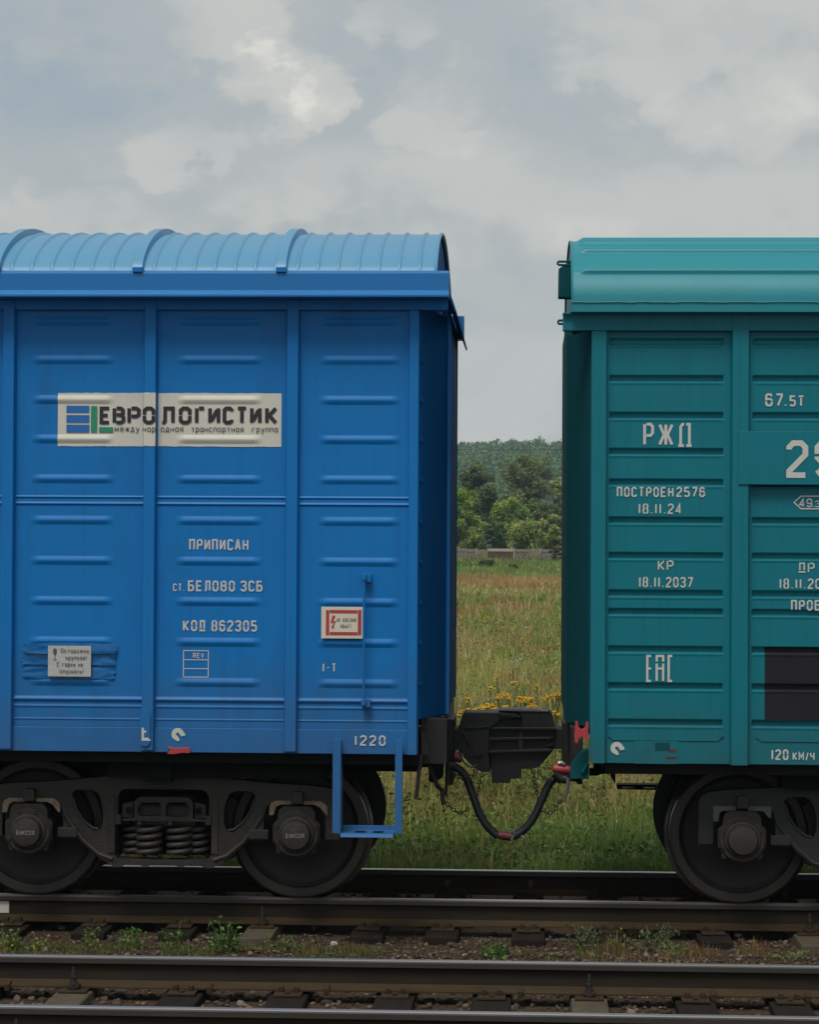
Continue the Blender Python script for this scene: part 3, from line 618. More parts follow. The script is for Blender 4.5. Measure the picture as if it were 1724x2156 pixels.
mb.box(cx1+.008, 1.030, -1.19, -1.17, .970, EZ-.006)
es = mb.build('end_sill', M['coupler'], blue, bevel=.003)
MB().box(.99, 1.05, -.35, .35, .75, 1.22).build('draft_box', M['coupler'], es, bevel=.01)
mb = MB()
mb.add(*(lambda: ([], []))()); a, b = at(886, 1588, -1.32), at(876, 1680, -1.32); mb.tube([a, b], .016, 6); lev = mb.build('uncoupling_lever', M['cast'], blue)
MB().tube([at(890, 1545, -1.2), at(903, 1585, -1.15)], .008, 6).build('lever_link', M['cast'], lev)
mb = MB(); mb.prism(xz([(885, 1542), (893, 1543), (904, 1586), (898, 1588), (887, 1587)], -1.25), -1.25, -1.235); mb.build('lever_bracket', M['cast'], lev, bevel=.002)
mb = MB(); mb.tube([at(904, 1610, -.9), at(921, 1655, -.85), at(930, 1662, -.8), at(934, 1693, -.8)], .016, 6); mb.build('brake_rod', M['cast'], blue)
mb = MB(); mb.tube([at(944, 1612, -.5), at(938, 1672, -.5)], .013, 6); mb.build('brake_rod', M['cast'], blue)
mb = MB(); mb.prism(xz([(902, 1606), (934, 1606), (932, 1636), (912, 1647), (902, 1645)], -.7), -.7, -.55); mb.build('brake_bracket', M['black'], blue, bevel=.006)

# --- bogies
K = 1.187e-3
def bc(cx, cy): return ((cx-935)*K, .478+(495-cy)*K)
def half(pts): return [bc(*p) for p in pts]
def mirror(pts): return [(-x, z) for x, z in reversed(pts)]
SFO = [(935, 172), (760, 173), (600, 180), (430, 198), (300, 210), (60, 222), (-40, 236), (-78, 262), (-90, 300), (-90, 530), (-8, 530), (-8, 400), (10, 345), (45, 318), (300, 318), (335, 345), (350, 400),
       (350, 540), (440, 540), (500, 590), (560, 650), (625, 684), (645, 704), (690, 704), (715, 686), (800, 684), (815, 698), (850, 698), (862, 684), (935, 684)]
WIN = [(935, 250), (715, 250), (685, 262), (668, 295), (668, 420), (655, 440), (655, 630), (668, 652), (935, 658)]
TRI = [(398, 285), (412, 262), (440, 256), (520, 258), (552, 276), (572, 320), (583, 385), (582, 445), (566, 485), (540, 495), (505, 482), (450, 425), (412, 360)]
def loop(p): h = half(p); return h+mirror(h)[1:-1]
def helix(c, R, r, z0, z1, turns, n=14):
    pts = []; k = int(turns*n)
    for i in range(k+1):
        a = 2*math.pi*i/n; pts.append((c[0]+R*math.cos(a), c[1]+R*math.sin(a), z0+(z1-z0)*i/k))
    return pts
def wheel_mesh(s, c, mats):
    mb = MB(); pr = [(0, -.885), (.075, -.885), (.09, -.87), (.125, -.862), (.14, -.835), (.20, -.80), (.30, -.785), (.375, -.792), (.398, -.812), (.406, -.842)]
    mb.lathe([(r, s*-y) for r, y in pr], c, 72); mb.mi = 2; mb.lathe([(r, s*-y) for r, y in [(.406, -.842), (.412, -.847), (.462, -.847), (.468, -.842), (.4745, -.835)]], c, 72)
    mb.mi = 1; mb.lathe([(r, s*-y) for r, y in [(.4745, -.835), (.478, -.815), (.480, -.765), (.488, -.752), (.501, -.744), (.508, -.734)]], c, 72)
    mb.mi = 0; mb.lathe([(r, s*-y) for r, y in [(.508, -.734), (.505, -.722), (.49, -.717), (.40, -.72), (.385, -.76), (.2, -.76), (.13, -.72), (.09, -.71), (0, -.71)]], c, 72)
    return mb
def bogie(root, xc, casting, archmat, boxmat, name_on):
    sf = None
    for s in (-1, 1):                                                   # s = -1 is the side towards the camera
        mb = MB(); mb.prism([[(x+xc, z) for x, z in loop(SFO)], [(x+xc, z) for x, z in loop(WIN)], [(x+xc, z) for x, z in half(TRI)], [(x+xc, z) for x, z in mirror(half(TRI))]], s*1.075, s*.965)
        o = mb.build('bogie' if s < 0 else 'side_frame', casting, root if s < 0 else sf, bevel=.010, seg=3)
        if s < 0: sf = o
        # raised flanges along the casting
        for m in (1, -1):
            mb = MB()
            line = [(x*m+xc, z) for x, z in half([(352, 400), (400, 470), (470, 560), (560, 636), (640, 664)])]
            mb.tube([(x, s*1.07, z+.008) for x, z in line], .020, 8); mb.tube([(x*m+xc, s*1.07, z) for x, z in half([(400, 300), (425, 375), (470, 440), (520, 478), (556, 486)])], .011, 6)
            mb.build('frame_flange', casting, sf, smooth='auto')
            MB().box(*sorted((xc+m*bc(655, 0)[0], xc+m*bc(612, 0)[0])), *sorted((s*1.085, s*1.06)), bc(0, 625)[1], bc(0, 290)[1]).build('column', casting, sf, bevel=.008)
            MB().box(*sorted((xc+m*bc(655, 0)[0], xc+m*bc(690, 0)[0])), *sorted((s*1.095, s*1.02)), bc(0, 455)[1], bc(0, 400)[1]).build('wedge_stop', casting, sf, bevel=.004)
            MB().box(*sorted((xc+m*bc(320, 0)[0], xc+m*bc(435, 0)[0])), *sorted((s*1.10, s*1.05)), bc(0, 532)[1], bc(0, 475)[1]).build('pedestal_lug', casting, sf, bevel=.006)
        # bolster end with its two windows, wedges
        W1 = [(785, 360), (808, 330), (905, 330), (920, 345), (920, 408), (800, 408), (785, 392)]
        mb = MB(); mb.prism([[(x+xc, z) for x, z in loop([(935, 296), (790, 296), (762, 325), (762, 420), (690, 425), (690, 436), (935, 436)])], [(x+xc, z) for x, z in half(W1)], [(x+xc, z) for x, z in mirror(half(W1))]], s*1.07, s*.90)
        mb.build('bolster_end', casting, sf, bevel=.006)
        for m in (1, -1):
            mb = MB(); mb.prism([(x*m+xc, z) for x, z in half([(690, 340), (755, 325), (755, 420), (690, 420)])], s*1.05, s*.90); mb.build('friction_wedge', casting, sf, bevel=.004)
            mb = MB(); mb.lathe([(0, 0), (.026, 0), (.026, .02)], (xc+m*bc(732, 0)[0], s*1.052, bc(0, 378)[1]), 16); mb.build('wedge_hole_disc', M['black'], sf)  # flat black disc painted as the dark inside the wedge's round hole
        for cx_, yy, R in ((843, 1.000, .077), (1022, 1.000, .077), (748, .93, .070), (1122, .93, .070)):
            x = xc+bc(cx_, 0)[0]; mb = MB(); mb.tube(helix((x, s*yy, 0), R, .0, bc(0, 658)[1]+.017, bc(0, 436)[1]-.017, 4.7), .0178, 8)
            mb.build('coil_spring', M['spring'], sf, smooth=True)
        for ax in (-.925, .925):
            x = xc+ax
            q = lambda pts: [((cx_-168)*K+x, .478+(495-cy)*K) for cx_, cy in pts]
            mb = MB(); mb.prism(q([(52, 606), (48, 560), (30, 545), (30, 440), (56, 420), (62, 365), (90, 336), (245, 336), (275, 365), (280, 420), (306, 440), (306, 545), (288, 560), (284, 606), (262, 612), (235, 592), (100, 592), (75, 612)]), s*1.13, s*.93)
            bx = mb.build('axle_box', boxmat, sf, bevel=.008)
            mb = MB(); mb.lathe([(.158, s*-1.128*-1 if False else 0), (.158, s*.018), (.150, s*.026), (.128, s*.026), (.122, s*.036), (.106, s*.040), (.103, s*.078), (.094, s*.092), (.06, s*.098), (0, s*.100)], (x, s*1.128, .478), 40)
            cap = mb.build('axle_box_cap', boxmat, sf, smooth='auto')
            for j in range(8):
                a = math.pi/8+j*math.pi/4; mb = MB(); mb.lathe([(0, s*.014), (.011, s*.014), (.011, 0)], (x+.139*math.cos(a), s*1.154, .478+.139*math.sin(a)), 6); mb.build('cap_bolt', boxmat, sf)
            mb = MB(); mb.prism(q([(136, 322), (136, 262), (150, 250), (190, 250), (204, 262), (204, 322)]), s*1.145, s*1.0); mb.build('adapter_key', casting, sf, bevel=.006)
            if archmat:
                if name_on: outer = [(6, 392), (8, 345), (18, 322), (45, 309), (135, 309), (135, 330), (70, 330), (45, 345), (30, 392)]; outer2 = [(205, 309), (305, 309), (330, 325), (344, 345), (345, 388), (335, 388), (300, 345), (270, 330), (205, 330)]
                else: outer = [(6, 400), (6, 312), (135, 312), (135, 338), (62, 338), (42, 352), (36, 400)]; outer2 = [(205, 312), (336, 312), (336, 380), (318, 372), (300, 345), (280, 338), (205, 338)]
                for po in (outer, outer2):
                    mb = MB(); mb.prism(q(po), s*1.082, s*1.076); mb.build('worn_jaw_edge', archmat, sf)
            if name_on and s < 0:
                mb = MB(); letters(mb, 'БУКСОЛ', x-.062, x+.062, .462, .492, s*1.2295, .15, .3); mb.build('maker_lettering', M['print_grey'], sf)
    for ax in (-.925, .925):
        for s in (-1, 1):
            wheel_mesh(s, (xc+ax, 0, .478), None).build('wheel', [M['wheel'], M['tread'], M['rim']], sf, smooth='auto', angle=28)
        mb = MB(); mb.tube([(xc+ax, -.95, .478), (xc+ax, .95, .478)], .085, 20); mb.build('axle', M['wheel'], sf, smooth='auto')
    MB().box(xc-.31, xc+.31, -.84, .84, .29, .56).build('dark_backing_box', M['black'], sf, bevel=.01)  # added dark box, stands for the darkness behind the springs
    MB().box(xc-.22, xc+.22, -1.0, 1.0, .50, .66).build('bolster', casting, sf, bevel=.02)
    for m in (-1, 1):
        mb = MB(); mb.box(xc+m*.43-.03, xc+m*.43+.03, -.78, .78, .36, .46); mb.build('brake_beam', M['black'], sf, bevel=.01)
        for s in (-1, 1):
            mb = MB(); mb.prism([(xc+m*(.925-.478*math.cos(t)-.005), .478+.478*math.sin(t)) for t in [math.radians(d) for d in (-24, -12, 0, 12, 24)]]+[(xc+m*(.925-.54*math.cos(t)-.005), .478+.54*math.sin(t)) for t in [math.radians(d) for d in (24, 12, 0, -12, -24)]], s*.83, s*.745); mb.build('brake_shoe', M['cast'], sf)
    MB().box(xc-.3, xc+.3, -.3, .3, .66, .86).build('centre_bearing', M['black'], sf)
    MB().box(xc+bc(832, 0)[0], xc+bc(1055, 0)[0], -1.090, -1.07, bc(0, 240)[1], bc(0, 224)[1]).build('cast_ledge', casting, sf, bevel=.003)
    return sf
bg = bogie(blue, -.925, M['cast'], M['tan'], M['cast'], True)
copy_tree(bg, (-10.3, 0, 0), blue)
MB().box(-1.3, .2, -1.18, 1.18, .86, .985).build('body_bolster', M['black'], uf)
for i, (x0, x1, z0, z1) in enumerate(((-2.6, -1.3, .80, .96), (.25, .9, .80, .96))): MB().box(x0, x1, .5, 1.1, z0, z1).build('underfloor_gear', M['black'], uf)

# ================================================================== the teal boxcar
GX0, GX1 = 1.80, 16.4
green = empty('boxcar', (9.1, 0, 0), 'teal green steel boxcar with grooved sides and white stencilled lettering', 'boxcar')
YG, YGP = -1.395, -1.45
gz = lambda v, u=1405, Y=YG: at(u, v, Y).z
GS0 = 1.006; GS1 = gz(1556); GH0 = gz(698); GTOP = 4.012
groove_v = [717.6, 795.5, 873, 949, 1013.6, 1093.5, 1168, 1247, 1286, 1365, 1442.5, 1519]
def green_feats(xa, xb):
    f = [(gz(v+2), .026, -.026, xa+.005, xb-.005, .012, 'u') for v in groove_v]
    f += [(gz(v+11), .016, .0032, xa+.005, xb-.005, .02, 'c') for v in groove_v]
    return f
cpx0, cpx1 = at(1244, 1100, YGP).x, at(1277, 1100, YGP).x
gpost = (at(1537, 1100, YGP).x, at(1580, 1100, YGP).x); gp = .972
gp_list = [(gpost[0]+gp*i, gpost[1]+gp*i) for i in range(14)]
gb = [(cpx1, gpost[0])]+[(gp_list[i][1], gp_list[i+1][0]) for i in range(13)]
gpan = []
for k, (x0, x1) in enumerate(gb):
    if k < 2: gpan.append(pressed_panel('side_panel', x0-.01, x1+.01, GS1, GH0, YG, green_feats(x0+.008, x1-.035 if k == 0 else x1-.03), M['green'], green))
    else:
        c = gpan[1].copy(); C.objects.link(c); c.location.x += gp*(k-1)
a, b = gpost
gp0 = MB().prism([(a, YG+.01), (a+.014, YGP), (b-.014, YGP), (b, YG+.01)], GS0-.004, GTOP, axis='z').build('side_post', M['green'], green, bevel=.004)
for i in range(1, 14):
    c = gp0.copy(); C.objects.link(c); c.location.x += gp*i
MB().prism([(cpx0, -1.30), (cpx0, YGP+.01), (cpx1-.004, YGP+.01), (cpx1, YG+.01), (cpx1, -1.30)], GS0, GH0, axis='z').build('corner_post', M['green'], green, bevel=.005)
MB().box(cpx1, GX1, YG-.008, -1.36, GS0, GS1-.002).build('side_sill', M['green'], green, bevel=.003)
MB().box(at(1185, 680, -1.455).x, GX1, -1.445, -1.36, GH0+.001, GTOP-.002).build('header_rail', M['green'], green, bevel=.003)
# roof: steep sides rounding over, beads running lengthwise
GA, GB, GZ, GN = 1.535, .572, 4.068, 2.2
def groof(t, off=0.0):
    c, s = math.cos(t), math.sin(t); y = -GA*math.copysign(abs(c)**(2/GN), c); z = GZ+GB*abs(s)**(2/GN)
    n = Vector((-math.copysign(abs(c)**(2-2/GN), c)/GA, abs(s)**(2-2/GN)/GB)); n.normalize(); return (y+n.x*off, z+n.y*off)
def t_for(v):
    best = min((abs(vpix((2.4, *groof(t)))-v), t) for t in [i*math.pi/2/800 for i in range(1, 640)]); return best[1]
gt = [t_for(v) for v in (574, 531, 515.5)]; gt += [gt[-1]+.17, gt[-1]+.42]; gt += [math.pi-t for t in gt]
ts2 = sorted({i*math.pi/60 for i in range(61)} | {t+d for t in gt for d in (-.036, -.03, -.018, 0, .018, .03, .036)})
gx0 = at(1203, 620, -1.5).x; gx1 = GX1+.02
def gfn(x, t):
    e = min(1, max(0, (x-gx0-.045)/.05)); o = sum(max(0, 1-((t-q)/.03)**2) for q in gt if abs(t-q) < .03)*.030*e
    y, z = groof(t, o); return (x, y, z)
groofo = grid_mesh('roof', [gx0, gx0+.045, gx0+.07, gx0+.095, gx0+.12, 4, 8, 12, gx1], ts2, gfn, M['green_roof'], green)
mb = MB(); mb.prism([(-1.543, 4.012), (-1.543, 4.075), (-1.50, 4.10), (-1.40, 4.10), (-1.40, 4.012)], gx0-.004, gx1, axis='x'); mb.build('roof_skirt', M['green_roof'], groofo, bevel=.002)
xs = [gx0+(9-gx0)*i/140 for i in range(141)]
mb = MB(); mb.tube([(x, -1.548, 4.077+rnd.uniform(-.003, .003)) for x in xs], .004, 5); mb.build('weld_seam', M['green_roof'], groofo)
mb = MB(); mb.prism([(1.543, 4.012), (1.543, 4.075), (1.40, 4.10), (1.40, 4.012)], gx0-.004, gx1, axis='x'); mb.build('roof_skirt', M['green_roof'], groofo)
MB().prism([groof(i*math.pi/40, -.012) for i in range(41)], gx0+.012, gx0+.03, axis='x').build('gable', M['green'], green)
mb = MB(); mb.tube([(gx0+.004, *groof(i*math.pi/60, .002)) for i in range(61)], .007, 6); mb.build('roof_end_flange', M['green_roof'], groofo, smooth='auto')
MB().box(at(1186, 668, -1.47).x-.004, GX1, -1.475, -1.37, 4.004, 4.014).build('header_flange', M['green'], green)
# end wall, slanting corner panel, roof-end bracket and grab irons
EG = gz(1518, 1200, -1.1)
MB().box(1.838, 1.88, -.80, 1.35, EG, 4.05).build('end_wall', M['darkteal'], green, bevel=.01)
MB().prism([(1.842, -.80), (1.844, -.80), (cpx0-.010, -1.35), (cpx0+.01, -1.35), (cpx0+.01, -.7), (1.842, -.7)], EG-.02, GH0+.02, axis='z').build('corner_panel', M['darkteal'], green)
mb = MB(); mb.prism(xz([(1204, 546), (1176, 566), (1175, 626), (1204, 627)], -.75), -.75, -.62); mb.build('roof_end_bracket', M['darkteal'], green, bevel=.004)
for pts, Y, r in (([(1204, 551.5), (1176, 551), (1174, 553), (1174, 556), (1177, 558), (1200, 559)], -.9, .009), ([(1190, 674.5), (1176, 675), (1174.5, 678.5), (1176, 682), (1190, 682)], -1.30, .009)):
    mb = MB(); mb.tube([at(u, v, Y) for u, v in pts], r, 6); mb.build('grab_iron', M['darkteal'], green, smooth='auto')
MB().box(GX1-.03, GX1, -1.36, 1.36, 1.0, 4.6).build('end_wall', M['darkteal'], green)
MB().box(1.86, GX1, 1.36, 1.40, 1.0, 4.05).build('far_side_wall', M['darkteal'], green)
# number plate, black panel and lettering
YGT = YG-.0045
np_ = quad('number_plate', 1554.7, 909, 2010, 1020, YGP-.010, M['green'], green, th=.006, bevel=.002)
sign_text('plate_digit', '2', 1655.5, 927, 1701, 1005.6, YGP-.013, M['white'], np_, .15)
sign_text('plate_digit', '9', 1715, 927, 1760, 1005.6, YGP-.013, M['white'], np_, .15)
def gtxt(t, u0, v0, u1, v1, Y=None, wgt=.16, gap=.32): return sign_text('lettering', t, u0, v0, u1, v1, YGT if Y is None else Y, M['white'], green, wgt, gap)
gtxt('67', 1611, 828, 1648, 855.6); gtxt('.', 1651, 828, 1656.5, 855.6); gtxt('5Т', 1662, 832.5, 1692.8, 855.6)
gtxt('Р', 1354, 890, 1376.7, 938, wgt=.125); gtxt('Ж', 1385.7, 891, 1417.6, 938.5, wgt=.125)
mb = MB(); c0 = at(1442, 915.5, YGT); k_ = (YGT-CY)/FPX; w, h = 12.6*k_, 24.0*k_
for pts in ([(-w*.72, -h*.84), (-w*.72, h*.72), (-w*.40, h*.93), (-w*.16, h*.93)], [(w*.22, h*.93), (w*.72, h*.93), (w*.72, -h*.84)], [(-w*1.1, -h*.93), (-w*.2, -h*.93)], [(w*.22, -h*.93), (w*1.1, -h*.93)]): stroke(mb, [(c0.x+x, c0.z+z) for x, z in pts], .0185, YGT-.0002*len(pts))
mb.build('lettering', M['white'], green)
gtxt('ПОСТРОЕН', 1298.8, 1024.8, 1417.5, 1046); gtxt('2576', 1424, 1024.8, 1484, 1046)
gtxt('18.11.24', 1344, 1059.7, 1434, 1081.5, wgt=.15)
gtxt('КР', 1385, 1179, 1417.6, 1200, wgt=.15); gtxt('18.11.2037', 1345, 1214, 1458, 1236, wgt=.15)
gtxt('ДР', 1681, 1184, 1714.5, 1205, wgt=.14); gtxt('18.11.20', 1641, 1217.5, 1727.5, 1239, wgt=.15); gtxt('ПРОБ', 1665.5, 1262.5, 1727, 1284.5)
mb = MB()
for i, (u0, u1, parts) in enumerate(((1360, 1373, [[(1, 1), (0, 1), (0, 0), (1, 0)], [(.25, .5), (1, .5)]]), (1380, 1398.5, [[(0, .78), (0, 1), (1, 1), (1, .78)], [(0, 0), (0, .70)], [(1, 0), (1, .70)], [(.2, .5), (.8, .5)]]), (1405, 1417.6, [[(1, 1), (0, 1), (0, 0), (1, 0)]]))):
    a = at(u0, 1435, YGT); b = at(u1, 1378, YGT); t = .0155
    for j, p in enumerate(parts): stroke(mb, [(a.x+t/2+q[0]*(b.x-a.x-t), a.z+t/2+q[1]*(b.z-a.z-t)) for q in p], t, YGT-.0002*j)
mb.build('conformity_mark', M['white'], green)
hook_mark(1298.5, 1574, 13.5, YG-.013, green)
gtxt('120', 1623.6, 1576.6, 1659.5, 1599, YG-.012); gtxt('КМ/Ч', 1668.8, 1582.5, 1714.4, 1599.5, YG-.012, .16)
mb = MB(); P_ = xz([(1780, 1044.3), (1686, 1044.3), (1671.5, 1057.4), (1686, 1070.7), (1780, 1070.7)], YGT); stroke(mb, P_, .0085, YGT); mb.build('arrow_outline', M['white'], green)
gtxt('49', 1682, 1049.4, 1709.5, 1067.4, wgt=.15); gtxt('.', 1711, 1049.4, 1714, 1067.4); gtxt('3', 1716, 1053.5, 1726.5, 1067.4, wgt=.15)
x0b = at(1609.6, 1440, YG).x
pz0, pz1 = gz(1515, 1660), gz(1361, 1660); ff = green_feats(gb[1][0]+.008, gb[1][1]-.03)
pressed_panel('black_panel', x0b, gb[1][1]-.05, pz0, pz1, YG, ff, M['patch'], green, lift=.003)
gp_q = quad('tare_plate', 1335, 1557, 1429, 1607, YG-.012, M['green'], green, th=.003, bevel=.001)
for u0, v0, u1, v1, mt in ((1379, 1563, 1410, 1579, 'darkteal'), (1408, 1577, 1424, 1582, 'redgrime'), (1403, 1592, 1424, 1596, 'redgrime')): wrinkled('grime_smear', u0, v0, u1, v1, YG-.0135, M[mt], gp_q, .0008, 6, 4, seed=int(u0))
for x0, x1 in ((gb[0][0], gb[0][1]-.03), (gb[1][0]+.03, gb[1][1]-.03)):                      # folded lower edge of the sheet
    mb = MB(); z = GS1; mb.prism([(x0+.02, z+.02), (x0+.045, z-.006), (x1-.04, z-.006), (x1-.01, z+.03), (x1-.016, z+.034), (x1-.042, z+.001), (x0+.047, z+.001), (x0+.024, z+.024)], YG-.014, YG-.002); mb.build('sheet_edge', M['green'], green)

ug = underframe(green, 1.98, GX1, GS0, M['black'])
for i in range(8):
    x = 4.2+i*1.47; MB().box(x, x+.18, -1.22, 1.22, .80, .935).build('cross_beam', M['black'], ug)
bg2 = bogie(green, 3.0346+.925, M['cast_g'], M['greyarch'], M['box'], False)
copy_tree(bg2, (10.3, 0, 0), green)
MB().box(3.3, 4.6, -1.18, 1.18, .82, .94).build('body_bolster', M['black'], ug)
mb = MB(); mb.prism([(-1.2, .94), (-1.2, EG-.03), (1.2, EG-.03), (1.2, .94)], 1.87, 1.93, axis='x'); mb.build('end_sill', M['coupler'], green, bevel=.004)
MB().box(1.83, 1.95, -.33, .33, .78, 1.20).build('draft_box', M['coupler'], green, bevel=.01)
# red lever guide, teal angle bracket, hanging step on the far side
q2 = lambda pts: [(854.2+x/3.956, 1464.3+y/3.956) for x, y in pts]
mb = MB(); mb.prism(xz(q2([(1415, 205), (1432, 212), (1442, 262), (1465, 278), (1492, 262), (1505, 210), (1522, 220), (1520, 385), (1508, 385), (1490, 350), (1465, 338), (1442, 352), (1432, 395), (1408, 390), (1402, 330)]), -1.42), -1.42, -1.405); mb.build('lever_guide', M['red'], green, bevel=.003)
mb = MB(); mb.prism(xz(q2([(1402, 525), (1452, 462), (1525, 438), (1525, 690), (1372, 692), (1366, 605)]), -1.30), -1.30, -1.20); ab = mb.build('angle_bracket', M['darkteal'], green, bevel=.006)
mb = MB(); mb.tube([at(*q2([(1470, 640)])[0], -1.31), at(*q2([(1520, 560)])[0], -1.31)], .016, 6); mb.build('bracket_rib', M['darkteal'], ab)
mb = MB(); mb.prism(xz(q2([(1385, 440), (1402, 395), (1475, 345), (1475, 440), (1402, 520)]), -1.27), -1.27, -1.2); mb.build('bracket_stay', M['coupler'], green, bevel=.003)
mb = MB(); mb.prism(xz(q2([(1400, 690), (1470, 690), (1472, 735), (1430, 735)]), -1.25), -1.25, -1.2); mb.build('bracket_foot', M['black'], green, bevel=.003)
q3 = lambda pts: [(1220.3+x/3.422, 1534+y/3.422) for x, y in pts]
for pts, nm in (([(70, 282), (600, 282), (600, 322), (160, 322), (130, 335), (70, 335)], 'cross_rail'), ([(215, 244), (258, 244), (258, 400), (225, 345)], 'step_hanger'), ([(100, 244), (155, 244), (155, 284), (100, 284)], 'cross_rail'), ([(300, 244), (430, 244), (440, 284), (310, 284)], 'cross_rail')):
    mb = MB(); mb.prism(xz(q3(pts), 1.15), 1.15, 1.22); mb.build(nm, M['black'], ug)
mb = MB(); mb.prism([xz(q3([(268, 398), (595, 400), (595, 440), (270, 432)]), 1.16), xz(q3([(290, 415), (315, 430), (402, 430), (395, 418)]), 1.16), xz(q3([(452, 432), (550, 434), (540, 420), (462, 418)]), 1.16)], 1.16, 1.30); mb.build('far_step', M['black'], ug)
mb = MB(); mb.box(2.62, 2.68, .9, 1.2, .62, .96); mb.box(2.6, 2.9, -.1, .5, .80, .96); mb.build('brake_hanger', M['black'], ug)

# --- couplers, hoses, chains
mb = MB(); mb.prism(xz(q2([(330, 275), (440, 270), (458, 200), (478, 152), (505, 137), (770, 137), (925, 150), (975, 185), (755, 205), (700, 262), (692, 470), (702, 600), (706, 632), (650, 637), (580, 608), (490, 520), (440, 445), (330, 440)]), -.16), -.16, .16)
cp = mb.build('coupler', M['coupler'], blue, bevel=.012, seg=3)
for pts, d in (([(500, 262), (690, 250), (690, 262), (500, 274)], .175), ([(455, 290), (472, 290), (540, 420), (528, 430)], .170), ([(560, 440), (600, 420), (640, 440), (640, 490), (600, 510), (560, 490)], .18), ([(770, 140), (925, 152), (960, 182), (780, 165)], .185)):
    mb = MB(); mb.prism(xz(q2(pts), -d), -d, -.1); mb.build('cast_rib', M['coupler'], cp, bevel=.004)
mb = MB(); mb.prism(xz(q2([(704, 266), (766, 196), (975, 187), (938, 138), (780, 120), (905, 112), (1190, 126), (1222, 168), (1242, 268), (1440, 285), (1440, 440), (1235, 440), (1180, 510), (1110, 590), (1050, 606), (962, 606), (962, 686), (872, 690), (866, 726), (716, 720), (710, 600), (698, 470)]), -.115), -.115, .2)
cp2 = mb.build('coupler', M['coupler'], green, bevel=.012, seg=3)
for pts, d in (([(690, 256), (1250, 262), (1250, 284), (690, 280)], .17), ([(690, 345), (1235, 340), (1235, 360), (690, 372)], .155), ([(690, 455), (1225, 440), (1200, 466), (690, 478)], .16), ([(938, 262), (978, 262), (978, 476), (938, 476)], .150), ([(692, 250), (762, 192), (772, 205), (712, 262)], .18), ([(1170, 350), (1230, 330), (1230, 345), (1172, 368)], .16), ([(1170, 412), (1230, 392), (1230, 407), (1172, 425)], .16)):
    mb = MB(); mb.prism(xz(q2(pts), -d), -d, -.1); mb.build('cast_rib', M['coupler'], cp2, bevel=.004)
for i in range(5):
    mb = MB(); x = 1010+i*42; mb.prism(xz(q2([(x, 150), (x+14, 150), (x+14, 255), (x, 255)]), -.125), -.125, -.1); mb.build('cast_rib', M['coupler'], cp2, bevel=.003)
MB().prism(xz(q2([(770, 114), (900, 109), (1060, 112), (1190, 124), (1190, 131), (930, 127), (780, 122)]), -.13), -.13, .1).build('coupler_top_edge', M['greyarch'], cp2, bevel=.002)
def spline(pts, n=8):
    P = [Vector(p) for p in pts]; out = []
    for i in range(len(P)-1):
        p0, p1, p2, p3 = P[max(i-1, 0)], P[i], P[i+1], P[min(i+2, len(P)-1)]
        for k in range(n):
            t = k/n; out.append(.5*((2*p1)+(p2-p0)*t+(2*p0-5*p1+4*p2-p3)*t*t+(3*p1-p0-3*p2+p3)*t**3))
    return out+[P[-1]]
def q2a(pts, Y): return [at(u, v, Y) for u, v in q2(pts)]
mb = MB(); mb.tube(spline(q2a([(360, 575), (430, 600), (500, 675), (560, 830), (620, 990), (690, 1095), (770, 1165)], -.35)), .029, 12); hs = mb.build('air_hose', M['rubber'], blue, smooth='auto')
mb = MB(); mb.tube(spline(q2a([(1270, 670), (1200, 725), (1130, 870), (1065, 1010), (985, 1110), (890, 1175)], -.35)), .029, 12); hs2 = mb.build('air_hose', M['rubber'], green, smooth='auto')
mb = MB(); mb.tube(q2a([(765, 1155), (800, 1160), (885, 1172)], -.35), [.026, .032, .030], 10); mb.build('hose_coupling', M['redgrime'], hs, smooth='auto')
mb = MB(); mb.tube(q2a([(878, 1110), (905, 1140), (880, 1200)], -.38), .009, 6); mb.tube(q2a([(960, 1165), (990, 1185)], -.38), .012, 6); mb.build('hose_clip', M['steel'], hs2, smooth='auto')
mb = MB(); mb.tube(q2a([(1225, 600), (1250, 605), (1370, 615)], -.45), [.026, .032, .030], 10); ck = mb.build('angle_cock', M['red'], green, smooth='auto')
mb = MB(); mb.tube(q2a([(1240, 640), (1290, 690), (1340, 690)], -.45), .034, 10); mb.build('cock_body', M['coupler'], ck, smooth='auto')
mb = MB(); mb.tube(q2a([(1350, 680), (1352, 740), (1322, 875)], -.5), [.014, .016, .010], 6); mb.build('cock_handle', M['steel'], ck, smooth='auto')
mb = MB(); mb.tube(q2a([(1270, 560), (1300, 555), (1320, 575)], -.47), .016, 6); mb.build('cock_bolt', M['steel'], ck, smooth='auto')
mb = MB(); mb.tube(q2a([(400, 500), (470, 520)], -.45), .036, 10); ck2 = mb.build('angle_cock', M['redgrime'], blue, smooth='auto')
mb = MB(); mb.tube(spline(q2a([(445, 455), (480, 545), (540, 590), (590, 575)], -.48)), .007, 6); mb.build('cock_handle', M['cast'], ck2, smooth='auto')
def chain(name, pts, Y, parent, link_=.034):
    path = spline(q2a(pts, Y), 24); d = [0.0]
    for i in range(1, len(path)): d.append(d[-1]+(path[i]-path[i-1]).length)
    n = max(3, int(d[-1]/(link_*.74))); mb = MB()
    for k in range(n):
        s = d[-1]*(k+.5)/n; i = min(range(len(d)), key=lambda j: abs(d[j]-s)); c = path[i]; t = (path[min(i+1, len(path)-1)]-path[max(i-1, 0)]).normalized()
        sd_ = Vector((0, 1, 0)) if k % 2 else t.cross(Vector((0, 1, 0))).normalized()
        mb.tube([c+t*(link_*.5*math.cos(a))+sd_*(link_*.33*math.sin(a)) for a in [2*math.pi*j/10 for j in range(10)]], .0045, 5, closed=True)
    return mb.build(name, M['cast'], parent, smooth=True)
